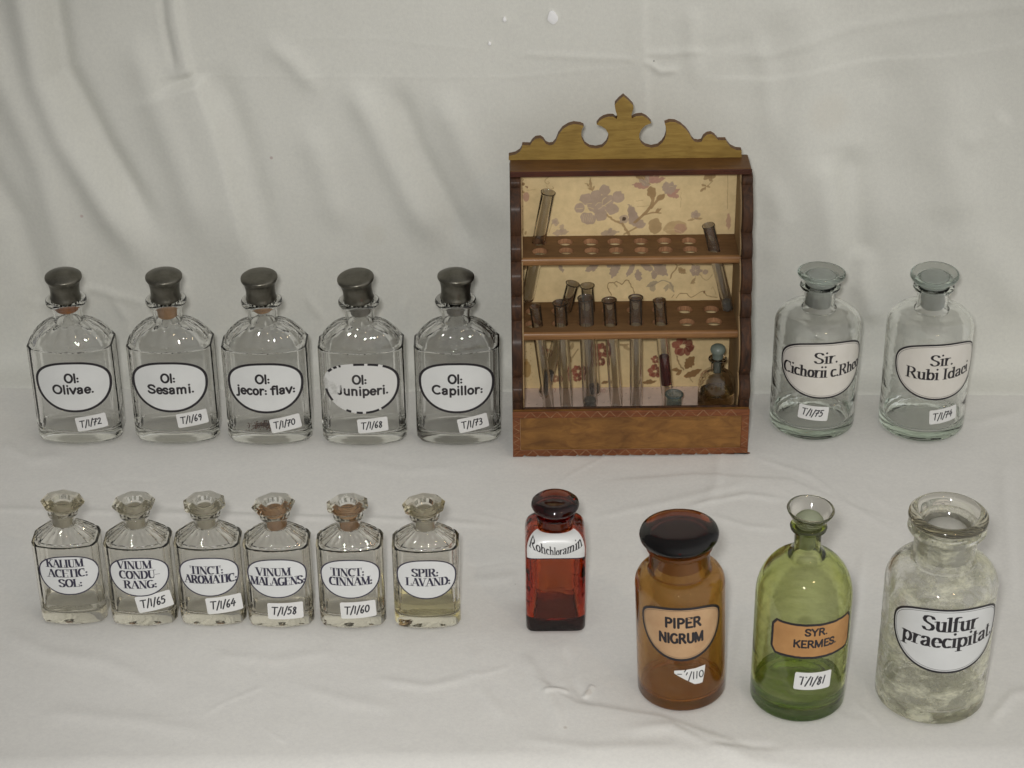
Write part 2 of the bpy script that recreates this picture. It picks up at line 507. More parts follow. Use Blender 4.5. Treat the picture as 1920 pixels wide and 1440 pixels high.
# each glyph: advance, [strokes]; stroke = ('V',x,y0,y1,serifs) stem | ('K',pts) full pen | ('t',pts) hairline | ('D',x,y) dot
G = {
 'A': (.86, [('t', [(.05, 0), (.42, 1)]), ('K', [(.42, 1), (.76, 0)]), ('t', [(.18, .34), (.62, .34)]), ('s', .05, 0), ('s', .76, 0)]),
 'C': (.78, [('K', A_(.42, .5, .34, .5, 52, 308, 14)), ('t', [(.68, 1), (.68, .68)])]),
 'D': (.82, [('V', .15, 0, 1, 'bt'), ('K', [(.15, 1), (.36, 1)] + A_(.38, .5, .34, .5, 86, -86, 12) + [(.36, 0), (.15, 0)])]),
 'E': (.70, [('V', .15, 0, 1, 'bt'), ('K', [(.15, 1), (.6, 1)]), ('K', [(.15, .52), (.5, .52)]), ('K', [(.15, 0), (.62, 0)]), ('t', [(.6, 1), (.6, .78)]), ('t', [(.62, 0), (.62, .24)])]),
 'G': (.82, [('K', A_(.42, .5, .34, .5, 52, 315, 14)), ('V', .68, .08, .42, 't')]),
 'I': (.36, [('V', .17, 0, 1, 'bt')]),
 'J': (.55, [('K', [(.38, 1), (.38, .2)] + A_(.22, .18, .16, .18, 0, -170, 6))]),
 'K': (.82, [('V', .15, 0, 1, 'bt'), ('t', [(.70, 1), (.17, .40)]), ('K', [(.36, .62), (.72, 0)]), ('s', .70, 1), ('s', .72, 0)]),
 'L': (.68, [('V', .15, 0, 1, 'bt'), ('K', [(.15, 0), (.6, 0)]), ('t', [(.6, 0), (.6, .3)])]),
 'M': (1.0, [('t', [(.10, 0), (.10, 1)]), ('K', [(.12, 1), (.46, .04)]), ('t', [(.46, .04), (.82, 1)]), ('V', .84, 0, 1, 'b'), ('s', .10, 0), ('s', .06, 1), ('s', .86, 1)]),
 'N': (.86, [('t', [(.12, 0), (.12, 1)]), ('K', [(.14, 1), (.70, 0)]), ('t', [(.72, 0), (.72, 1)]), ('s', .12, 0), ('s', .08, 1), ('s', .72, 1)]),
 'O': (.82, [('K', A_(.41, .5, .33, .5, 0, 360, 20))]),
 'P': (.72, [('V', .15, 0, 1, 'bt'), ('K', [(.15, 1), (.36, 1)] + A_(.37, .745, .25, .255, 86, -86, 10) + [(.36, .49), (.15, .49)])]),
 'R': (.82, [('V', .15, 0, 1, 'bt'), ('K', [(.15, 1), (.36, 1)] + A_(.37, .755, .24, .245, 86, -86, 10) + [(.36, .51), (.15, .51)]), ('K', [(.40, .50), (.70, .02)]), ('s', .72, 0)]),
 'S': (.68, [('K', [(p[0] * .9 + .02, p[1]) for p in S_curve(.66, 1)])]),
 'T': (.74, [('V', .36, 0, 1, 'b'), ('K', [(.04, 1), (.68, 1)]), ('t', [(.04, 1), (.04, .76)]), ('t', [(.68, 1), (.68, .76)])]),
 'U': (.84, [('V', .16, .32, 1, 't'), ('K', A_(.42, .32, .26, .32, 180, 300, 8)), ('t', A_(.42, .32, .26, .32, 300, 360, 4) + [(.68, 1)]), ('s', .68, 1)]),
 'V': (.80, [('K', [(.06, 1), (.38, 0)]), ('t', [(.38, 0), (.72, 1)]), ('s', .06, 1), ('s', .72, 1)]),
 'Y': (.76, [('K', [(.06, 1), (.37, .48)]), ('t', [(.68, 1), (.37, .48)]), ('V', .37, 0, .48, 'b')]),
 'a': (.58, [('K', [(.10, X * .76)] + A_(.26, X * .76, .16, X * .24, 150, 0, 7) + [(.42, X * .5), (.42, .06)]), ('K', [(.42, X * .58), (.2, X * .5), (.09, X * .3), (.10, .1), (.2, 0), (.32, .03), (.42, .17)]), ('t', [(.42, .05), (.54, .0)])]),
 'b': (.62, [('V', .13, 0, 1, 'l'), ('K', A_(.33, X / 2, .20, X / 2, 150, -150, 12))]),
 'c': (.52, [('K', A_(.29, X / 2, .20, X / 2, 45, 315, 12))]),
 'd': (.62, [('V', .48, 0, 1, 'lb'), ('K', A_(.28, X / 2, .20, X / 2, 30, 330, 12))]),
 'e': (.54, [('K', A_(.28, X / 2, .20, X / 2, 0, 315, 14)), ('t', [(.09, X * .52), (.48, X * .52)])]),
 'f': (.40, [('V', .16, 0, .8, 'b'), ('K', [(.16, .78)] + A_(.30, .82, .14, .18, 180, 50, 6)), ('t', [(.02, X), (.34, X)])]),
 'h': (.64, [('V', .13, 0, 1, 'lb'), ('K', [(.13, X * .6)] + A_(.31, X * .68, .17, X * .32, 160, 0, 8)), ('V', .48, 0, X * .7, 'b')]),
 'i': (.28, [('V', .14, 0, X * .97, 'lb'), ('D', .14, .97)]),
 'j': (.30, [('K', [(.16, X), (.16, -.12), (.10, -.24), (-.02, -.26)]), ('D', .16, .97)]),
 'l': (.28, [('V', .14, 0, 1, 'lb')]),
 'm': (.94, [('V', .13, 0, X, 'lb'), ('K', [(.13, X * .6)] + A_(.29, X * .68, .15, X * .32, 160, 0, 8)), ('V', .44, 0, X * .7, 'b'), ('K', [(.44, X * .6)] + A_(.61, X * .68, .15, X * .32, 160, 0, 8)), ('V', .76, 0, X * .7, 'b')]),
 'n': (.64, [('V', .13, 0, X, 'lb'), ('K', [(.13, X * .6)] + A_(.31, X * .68, .17, X * .32, 160, 0, 8)), ('V', .48, 0, X * .7, 'b')]),
 'o': (.56, [('K', A_(.28, X / 2, .20, X / 2, 0, 360, 16))]),
 'p': (.62, [('V', .13, -.28, X, 'lb'), ('K', A_(.33, X / 2, .20, X / 2, 150, -150, 12))]),
 'r': (.46, [('V', .13, 0, X, 'lb'), ('K', [(.13, X * .55)] + A_(.32, X * .66, .15, X * .32, 165, 60, 6))]),
 's': (.48, [('K', [(p[0] * .9 + .03, p[1]) for p in S_curve(.42, X)])]),
 't': (.40, [('K', [(.16, .9), (.16, .14)] + A_(.27, .13, .11, .13, 190, 300, 5)), ('t', [(.02, X), (.34, X)])]),
 'u': (.62, [('V', .13, X * .3, X, 'l'), ('K', A_(.31, X * .32, .17, X * .32, 180, 330, 8)), ('V', .48, 0, X, 'lb')]),
 'v': (.56, [('K', [(.05, X), (.27, 0)]), ('t', [(.27, 0), (.50, X)])]),
 '.': (.24, [('D', .11, .07)]),
 ':': (.26, [('D', .12, .09), ('D', .12, .46)]),
 '-': (.46, [('K', [(.05, .42), (.38, .42)])]),
 ' ': (.30, []),
 '0': (.62, [('K', A_(.3, .5, .22, .46, 60, 420, 16))]),
 '1': (.34, [('K', [(.18, .98), (.14, .02)])]),
 '2': (.58, [('K', [(.08, .78), (.2, .96), (.38, .94), (.44, .76), (.36, .5), (.08, .06), (.2, .08), (.52, .02)])]),
 '3': (.58, [('K', [(.08, .94), (.3, 1), (.42, .86), (.36, .64), (.2, .56), (.38, .48), (.46, .26), (.34, .04), (.1, .02)])]),
 '4': (.62, [('K', [(.34, .98), (.06, .34), (.54, .38)]), ('K', [(.44, .66), (.36, -.02)])]),
 '5': (.56, [('K', [(.46, 1), (.16, .96), (.12, .58), (.3, .62), (.44, .44), (.38, .12), (.2, .0), (.06, .06)])]),
 '6': (.56, [('K', [(.4, 1), (.2, .72), (.1, .34), (.16, .06), (.32, .0), (.44, .2), (.38, .42), (.22, .44), (.12, .28)])]),
 '7': (.58, [('K', [(.06, .94), (.5, .98), (.28, .5), (.18, .0)]), ('K', [(.14, .5), (.44, .54)])]),
 '8': (.58, [('K', [(.42, .84), (.28, .98), (.14, .86), (.2, .62), (.38, .42), (.44, .18), (.28, .0), (.12, .14), (.2, .42), (.38, .64), (.42, .84)])]),
 '9': (.58, [('K', [(.42, .74), (.28, .96), (.12, .84), (.14, .58), (.3, .52), (.42, .72), (.42, .4), (.3, .0)])]),
 '/': (.40, [('K', [(.36, 1.08), (.04, -.16)])]),
 "'": (.24, [('K', [(.16, 1), (.06, .7)])]),
}

def hull(pts):
    pts = sorted(set((round(a, 9), round(b, 9)) for a, b in pts))
    if len(pts) < 3:
        return pts
    def half(ps):
        h = []
        for p in ps:
            while len(h) >= 2 and (h[-1][0] - h[-2][0]) * (p[1] - h[-2][1]) - (h[-1][1] - h[-2][1]) * (p[0] - h[-2][0]) <= 0:
                h.pop()
            h.append(p)
        return h[:-1]
    return half(pts) + half(pts[::-1])

def pen_rect(w, h):
    return [(-w / 2, -h / 2), (w / 2, -h / 2), (w / 2, h / 2), (-w / 2, h / 2)]

def pen_round(w, n=8):
    return [(w / 2 * math.cos(2 * PI * (i + .5) / n), w / 2 * math.sin(2 * PI * (i + .5) / n)) for i in range(n)]

def text_polys(s, style, cap, width, cx=0.0, base=0.0, bow=0.0, pen=None, wander=0.0, track=1.0):
    """convex polygons in surface millimetres"""
    total = sum(G[c][0] for c in s) * 1.0
    out = []
    if style == 'serif':
        W, t = (pen or 0.20) * cap, 0.045 * cap
    elif style == 'sans':
        W = t = (pen or 0.17) * cap
    else:
        W = t = (pen or 0.11) * cap
    inset = W / 2 if style == 'sans' else (W / 2 if style == 'hand' else t / 2)
    sx = width / total
    x = cx - width / 2
    for ch in s:
        adv, strokes = G[ch]
        dy = random.uniform(-wander, wander) * cap
        ysc = (cap - 2 * inset) if style != 'hand' else cap
        yo = inset if style != 'hand' else 0
        def P(p):
            return (x + p[0] * sx, base + dy + yo + p[1] * ysc)
        def sweep(pts, pen_):
            for a, b in zip(pts, pts[1:]):
                out.append(hull([(a[0] + q[0], a[1] + q[1]) for q in pen_] + [(b[0] + q[0], b[1] + q[1]) for q in pen_]))
        for st in strokes:
            k = st[0]
            if style == 'serif':
                thick, thin = pen_rect(W, t), pen_rect(t * 1.3, t)
                if k == 'V':
                    a, b = P((st[1], st[2])), P((st[1], st[3]))
                    sweep([a, b], thick)
                    sl = W * .95
                    if 'b' in st[4]:
                        sweep([(a[0] - sl, a[1]), (a[0] + sl, a[1])], pen_rect(t, t))
                    if 't' in st[4]:
                        sweep([(b[0] - sl, b[1]), (b[0] + sl, b[1])], pen_rect(t, t))
                    if 'l' in st[4]:
                        sweep([(b[0] - sl, b[1] - t), (b[0], b[1])], pen_rect(t, t))
                elif k == 'K':
                    sweep([P(p) for p in st[1]], thick)
                elif k == 't':
                    sweep([P(p) for p in st[1]], thin)
                elif k == 's':
                    a = P((st[1], st[2]))
                    sweep([(a[0] - W * .8, a[1]), (a[0] + W * .8, a[1])], pen_rect(t, t))
                elif k == 'D':
                    a = P((st[1], st[2]))
                    out.append([(a[0] + q[0], a[1] + q[1]) for q in pen_round(W * .95, 10)])
            else:
                pn = pen_round(W)
                if k == 'V':
                    sweep([P((st[1], st[2])), P((st[1], st[3]))], pn)
                elif k in 'Kt' and k != 's':
                    if k == 't' and ch in 'CETLa':
                        continue
                    sweep([P(p) for p in st[1]], pn)
                elif k == 'D':
                    a = P((st[1], st[2]))
                    out.append([(a[0] + q[0], a[1] + q[1]) for q in pen_round(W * 1.05, 8)])
        x += adv * sx
    if bow:
        out = [[(a, b - bow * (1 - ((a - cx) / (width / 2)) ** 2)) for a, b in p] for p in out]
    return out

def split_polys(polys, step):
    """cut convex polygons into thin horizontal strips so they can follow a curved wall"""
    out = []
    for p in polys:
        lo, hi = min(q[1] for q in p), max(q[1] for q in p)
        k0, k1 = math.floor(lo / step), math.ceil(hi / step)
        for k in range(k0, k1):
            a, b = k * step, (k + 1) * step
            q = p
            for lim, sg in ((a, 1), (b, -1)):
                r = []
                for u, w in zip(q, q[1:] + q[:1]):
                    iu, iw = (u[1] - lim) * sg >= 0, (w[1] - lim) * sg >= 0
                    if iu:
                        r.append(u)
                    if iu != iw:
                        t = (lim - u[1]) / (w[1] - u[1])
                        r.append((u[0] + (w[0] - u[0]) * t, lim))
                q = r
                if len(q) < 3:
                    break
            if len(q) >= 3:
                out.append(q)
    return out

def polys_obj(name, polys, surf, off, mat, parent):
    """lay flat convex polygons on a surface; surf(u, v, off) gives the point in metres for u, v in mm"""
    V, F = [], []
    for k, p in enumerate(polys):
        if len(p) < 3:
            continue
        o = len(V)
        d = off + (k % 9) * 0.004
        for a, b in p:
            V.append(surf(a, b, d))
        F.append(tuple(range(o, o + len(p))))
    return new_obj(name, V, F, mat, parent, smooth=False)

# ------------------------------------------------------------------ label outlines (mm)
def egg(w, ht, hb, n=88, et=2.4, eb=2.0):
    """apothecary label: flattened arch above, full half ellipse below"""
    pts = []
    for i in range(n):
        a = 2 * PI * i / n
        c, s = math.cos(a), math.sin(a)
        e = et if s > 0 else eb
        h = ht if s > 0 else hb
        pts.append((w / 2 * math.copysign(abs(c) ** (2 / e), c), h * math.copysign(abs(s) ** (2 / e), s)))
    return pts

def inset_poly(pts, d):
    n = len(pts)
    out = []
    for i in range(n):
        a, b, c = pts[i - 1], pts[i], pts[(i + 1) % n]
        tx, ty = c[0] - a[0], c[1] - a[1]
        L = math.hypot(tx, ty) or 1
        out.append((b[0] - ty / L * d, b[1] + tx / L * d))
    return out

def filled(name, outline, surf, off, mat, parent, rings=6, centre=(0, 0), back=0.05):
    n = len(outline)
    V, F = [], []
    fr = [1 - k / rings for k in range(rings)]
    for f in fr:
        for a, b in outline:
            V.append(surf(centre[0] + (a - centre[0]) * f, centre[1] + (b - centre[1]) * f, off))
    V.append(surf(centre[0], centre[1], off))
    c = len(V) - 1
    for k in range(rings - 1):
        for i in range(n):
            j = (i + 1) % n
            F.append((k * n + i, k * n + j, (k + 1) * n + j, (k + 1) * n + i))
    for i in range(n):
        F.append(((rings - 1) * n + i, (rings - 1) * n + (i + 1) % n, c))
    # turned-down rim so the sheet has a real thickness
    o = len(V)
    for a, b in outline:
        V.append(surf(a, b, off - back))
    for i in range(n):
        j = (i + 1) % n
        F.append((o + i, o + j, j, i))
    return new_obj(name, V, F, mat, parent, smooth=True, sharp=40)

def ring_obj(name, outline, d0, d1, surf, off, mat, parent, skip=None):
    a, b = inset_poly(outline, d0), inset_poly(outline, d1)
    n = len(outline)
    V = [surf(p[0], p[1], off) for p in a] + [surf(p[0], p[1], off) for p in b]
    F = [(i, (i + 1) % n, n + (i + 1) % n, n + i) for i in range(n) if not (skip and skip(i))]
    return new_obj(name, V, F, mat, parent, smooth=False)

def rrect(w, h, r, n=4, clip=False):
    pts = []
    for (cx, cy, a0) in ((w / 2 - r, h / 2 - r, 0), (-w / 2 + r, h / 2 - r, 90), (-w / 2 + r, -h / 2 + r, 180), (w / 2 - r, -h / 2 + r, 270)):
        for i in range(n + 1):
            a = math.radians(a0 + 90 * i / n)
            pts.append((cx + r * math.cos(a), cy + r * math.sin(a)))
    # subdivide long edges so it can bend
    out = []
    for p, q in zip(pts, pts[1:] + pts[:1]):
        L = math.hypot(q[0] - p[0], q[1] - p[1])
        k = max(1, int(L / 2.0))
        for i in range(k):
            out.append((p[0] + (q[0] - p[0]) * i / k, p[1] + (q[1] - p[1]) * i / k))
    return out

def sticker(parent, surf, uv, tilt, txt, w=21.6, h=11.6, label=None):
    ca, sa = math.cos(math.radians(tilt)), math.sin(math.radians(tilt))
    def s2(a, b, off):
        return surf(uv[0] + a * ca - b * sa, uv[1] + a * sa + b * ca, off)
    st = filled("sticker", rrect(w, h, 1.2), s2, 0.12, M['sticker'], parent, 4, back=0.1)
    if label:
        st["label"] = label
    tp = text_polys(txt, 'hand', h * .44, w * .72, -w * .03, -h * .20, pen=.17, wander=.05)
    tp = [[(a + b * .12, b) for a, b in p] for p in tp]
    polys_obj("handwriting", tp, s2, 0.16, M['ink'], st)
    return st

# ------------------------------------------------------------------ bottle bodies
def plan(w, d, cx, cy, bow, nf=22, ns=8, nc=4):
    """rectangular bottle plan with bowed faces and notched corners, counter-clockwise from front left, mm"""
    hw, hd = w / 2, d / 2
    def face(n, hx, y, b):
        return [(-hx + 2 * hx * i / n, y - b * (1 - (2 * i / n - 1) ** 2)) for i in range(n)]
    pts = []
    q = hd - bow
    f = face(nf, hw - cx, -q, bow)
    pts += f
    ch = [(hw - cx, -q), (hw - cx * .60, -q + cy * .26), (hw - cx * .30, -q + cy * .64), (hw - cx * .0, -q + cy)]
    pts += ch
    pts += [(hw, -q + cy + (2 * q - 2 * cy) * i / ns) for i in range(1, ns)]
    pts += [(a, -b) for a, b in ch[::-1]]
    pts += [(-a, -b) for a, b in f[1:]]
    pts += [(-a, -b) for a, b in ch]
    pts += [(-hw, -(-q + cy + (2 * q - 2 * cy) * i / ns)) for i in range(1, ns)]
    pts += [(-a, b) for a, b in ch[::-1]][:-1]
    return np.array(pts)

def ring_of(pl, z, grow=0.0):
    w, d = np.ptp(pl[:, 0]), np.ptp(pl[:, 1])
    p = pl * np.array([(w + 2 * grow) / w, (d + 2 * grow) / d])
    return np.column_stack([p, np.full(len(p), z)]) / 1000

def blend_rings(pl, rn, z0, z1, steps, g, grow=0.0, flute=0.0, nfl=9, gx=1.0):
    w, d = np.ptp(pl[:, 0]), np.ptp(pl[:, 1])
    ang = np.arctan2(pl[:, 1] / d, pl[:, 0] / w)
    C = np.column_stack([np.cos(ang), np.sin(ang)]) * (rn)
    P = pl * np.array([(w + 2 * grow) / w, (d + 2 * grow) / d])
    out = []
    side = np.abs(np.cos(ang)) ** 1.3
    ss = [0.02, 0.05] + [k / steps for k in range(1, steps + 1)]
    for s in ss:
        q = P * (1 - s) + C * s
        if s < .1:
            q = q * (1 - (1.3 if s > .03 else .5) / max(w, d) * 2)
        gs = g(s) * side + (1 - (1 - s) ** 1.12) * (1 - side)
        z = z0 + (z1 - z0) * gs
        fl = flute * math.sin(PI * s) ** .7
        u = np.abs(np.sin(ang * nfl))
        zz = z - fl * (1 - u)
        out.append(np.column_stack([q, zz]) / 1000)
    return out

def rect_bottle(parent, o, mat_body, W, D, cx, cy, bow, zs, zn, rn, zr, rr, rt, wall=2.6, foot=8, heel=4.0, flute=1.2, nfl=9, pw=1.5, mat_foot=None, neck_wall=1.7):
    pl = plan(W, D, cx, cy, bow)
    g = lambda s: 1 - (1 - s) ** pw
    outer = [ring_of(pl, 0, -heel)]
    for k in range(1, 6):
        a = PI / 2 * k / 5
        outer.append(ring_of(pl, heel * (1 - math.cos(a)), -heel * (1 - math.sin(a))))
    for k in range(1, 7):
        outer.append(ring_of(pl, heel + (zs - .7 - heel) * k / 6))
    outer.append(ring_of(pl, zs, 0))
    outer += blend_rings(pl, rn, zs, zn, 12, g, 0, flute, nfl)
    ang = np.arctan2(pl[:, 1] / np.ptp(pl[:, 1]), pl[:, 0] / np.ptp(pl[:, 0]))
    def cr_(r, z):
        return np.column_stack([np.cos(ang) * r, np.sin(ang) * r, np.full(len(ang), z)]) / 1000
    outer += [cr_(rn, zn + (zr - rt - zn) * k / 3) for k in range(1, 4)]
    for a in range(-80, 81, 20):
        outer.append(cr_(rr - rt / 2 + rt / 2 * math.cos(math.radians(a)) * 1.0, zr - rt / 2 + rt / 2 * math.sin(math.radians(a))))
    ri = rn - neck_wall
    inner = [cr_(ri + .6, zr), cr_(ri, zr - .8)]
    inner += [cr_(ri, zn + (zr - zn - 1) * k / 3 + 0.0) for k in (2, 1, 0)]
    inn = blend_rings(pl, ri, zs - wall * .6, zn - .4, 12, g, -wall, flute * .8, nfl)[::-1][1:]
    inner += inn
    inner += [ring_of(pl, foot + 5 + (zs - wall * .6 - foot - 5) * k / 6, -wall) for k in range(6, -1, -1)]
    for k in range(1, 6):
        a = PI / 2 * k / 5
        inner.append(ring_of(pl, foot + 5 * (1 - math.sin(a)), -wall - 5 * (1 - math.cos(a))))
    V, F = loft(outer + inner)
    body = new_obj("glass_body", V, F, mat_body, parent, True, 30)
    return pl

def round_bottle(parent, prof_out, ri_list, mat_body, mat_in=None, foot=None, mat_foot=None, n=96):
    """prof_out: outside profile from base centre upwards, ri_list: inside profile from the mouth down"""
    rings = lathe_rings([(r / 1000, z / 1000) for r, z in prof_out], n)
    rin = lathe_rings([(r / 1000, z / 1000) for r, z in ri_list], n)
    V, F = loft(rings + rin)
    mats = [mat_body]      # one material right round, so that the glass volume closes
    k = len(rings) - 1
    idx = None
    body = new_obj("glass_body", V, F, mats, parent, True, 35, fcols=idx)
    return body

def lathe_obj(name, prof, mat, parent, n=72, sharp=35, mats=None):
    V, F = loft(lathe_rings([(r / 1000, z / 1000) for r, z in prof], n))
    return new_obj(name, V, F, mat, parent, True, sharp)

def tilt_about(o, zc, ax, ay):
    """lean a part about a point on the bottle's axis"""
    o.matrix_local = Matrix.Translation((0, 0, zc / 1000)) @ Matrix.Rotation(math.radians(ax), 4, 'X') @ Matrix.Rotation(math.radians(ay), 4, 'Y') @ Matrix.Translation((0, 0, -zc / 1000))

def flat_surf(Dy, W, bow, cx, ):
    """front face of a rectangular bottle; u along x, v = height"""
    def s(u, v, off):
        hx = W / 2 - cx
        y = -(Dy / 2 - bow) - bow * max(-.2, 1 - (u / hx) ** 2) - off
        return (u / 1000, y / 1000, v / 1000)
    return s

def cyl_surf(R, a0):
    """wall of a round bottle; u = arc length from the label's middle (a0 degrees to the right of the front)"""
    def s(u, v, off):
        a = math.radians(a0) + u / R - PI / 2
        return ((R + off) * math.cos(a) / 1000, (R + off) * math.sin(a) / 1000, v / 1000)
    return s

def pix_on_face(P, front_mm, px, py):
    """pixel -> (u, v) mm on a face that lies front_mm before the bottle's axis"""
    q = aty(px, py, P[1] - front_mm / 1000)
    return (q[0] - P[0]) * 1000, q[2] * 1000

def pix_on_cyl(P, R, px, py):
    d = ray(px, py)
    ox, oy = CP[0] - P[0], CP[1] - P[1]
    a = d[0] ** 2 + d[1] ** 2
    b = 2 * (ox * d[0] + oy * d[1])
    c = ox * ox + oy * oy - (R / 1000) ** 2
    t = (-b - math.sqrt(max(0, b * b - 4 * a * c))) / (2 * a)
    q = CP + d * t
    return math.degrees(math.atan2(q[0] - P[0], -(q[1] - P[1]))), q[2] * 1000

def place(px, py, half):
    """bottle whose foot shows lowest at row py and is centred on column px -> axis position"""
    q = px
    for _ in range(6):
        p = at(q, py)
        c = np.array([p[0], p[1] + half / 1000, 0.0])
        q += px - proj(c)[0]
    return c

# ================================================================== THE CLOTHS
def seg_dist(px, py, line):
    """signed distance to polyline in pixels and position along it 0..1"""
    best = np.full(px.shape, 1e9)
    sgn = np.zeros(px.shape)
    tt = np.zeros(px.shape)
    L = [math.hypot(b[0] - a[0], b[1] - a[1]) for a, b in zip(line, line[1:])]
    tot = sum(L)
    acc = 0
    for (a, b), l in zip(zip(line, line[1:]), L):
        dx, dy = b[0] - a[0], b[1] - a[1]
        t = np.clip(((px - a[0]) * dx + (py - a[1]) * dy) / (l * l), 0, 1)
        ex, ey = px - a[0] - t * dx, py - a[1] - t * dy
        d = np.hypot(ex, ey)
        m = d < best
        best = np.where(m, d, best)
        sgn = np.where(m, np.sign(dx * ey - dy * ex), sgn)
        tt = np.where(m, (acc + t * l) / tot, tt)
        acc += l
    return best, sgn, tt

def fold(px, py, line, width, amp, kind='ridge', ends=(0.15, 0.15)):
    d, s, t = seg_dist(px, py, line)
    tap = np.ones_like(t)
    if ends[0]:
        tap *= np.clip(t / ends[0], 0, 1) ** 1.0
    if ends[1]:
        tap *= np.clip((1 - t) / ends[1], 0, 1) ** 1.0
    tap = tap * tap * (3 - 2 * tap)
    if kind == 'ridge':
        h = np.exp(-(d / width) ** 2)
    elif kind == 'pinch':
        h = np.exp(-d / width)
    elif kind == 'lap':      # steep on one side, long slope on the other
        sd = d * s
        h = np.where(sd > 0, np.exp(-(sd / (width * 4)) ** 2), np.exp(-(sd / width) ** 2))
    else:
        h = 0
    return amp * h * tap / 1000

def waves(u, v, n, fmin, fmax, amp, seed, ang=None, spread=PI):
    r = np.random.default_rng(seed)
    h = np.zeros_like(u)
    for _ in range(n):
        a = r.uniform(0, 2 * PI) if ang is None else ang + r.uniform(-spread, spread)
        f = math.exp(r.uniform(math.log(fmin), math.log(fmax)))
        h += np.sin((u * math.cos(a) + v * math.sin(a)) * f * 2 * PI + r.uniform(0, 2 * PI) + 1.2 * np.sin(u * f * 2.1 + v * f * 1.3 + r.uniform(0, 6))) / f
    return amp * h * fmin / math.sqrt(n)

def grid_obj(name, Pm, mat):
    ny, nx = Pm.shape[:2]
    V = Pm.reshape(-1, 3)
    i = np.arange(ny * nx).reshape(ny, nx)
    F = np.stack([i[:-1, :-1], i[:-1, 1:], i[1:, 1:], i[1:, :-1]], -1).reshape(-1, 4)
    me = bpy.data.meshes.new(name)
    me.vertices.add(len(V))
    me.vertices.foreach_set("co", V.astype(np.float32).ravel())
    me.loops.add(F.size)
    me.loops.foreach_set("vertex_index", F.astype(np.int32).ravel())
    me.polygons.add(len(F))
    me.polygons.foreach_set("loop_start", np.arange(0, F.size, 4, dtype=np.int32))
    me.polygons.foreach_set("loop_total", np.full(len(F), 4, dtype=np.int32))
    me.polygons.foreach_set("use_smooth", np.ones(len(F), dtype=bool))
    me.update(calc_edges=True)
    me.validate()
    me.materials.append(mat)
    o = bpy.data.objects.new(name, me)
    o.cycles.is_caustics_receiver = True
    col.objects.link(o)
    return o

# backdrop line on the table
BL = at(0, 707)
BR = at(1900, 720)
bdir = (BR - BL) / np.linalg.norm(BR - BL)
bnor = np.array([bdir[1], -bdir[0], 0.0])      # towards the camera
if bnor[1] > 0:
    bnor = -bnor

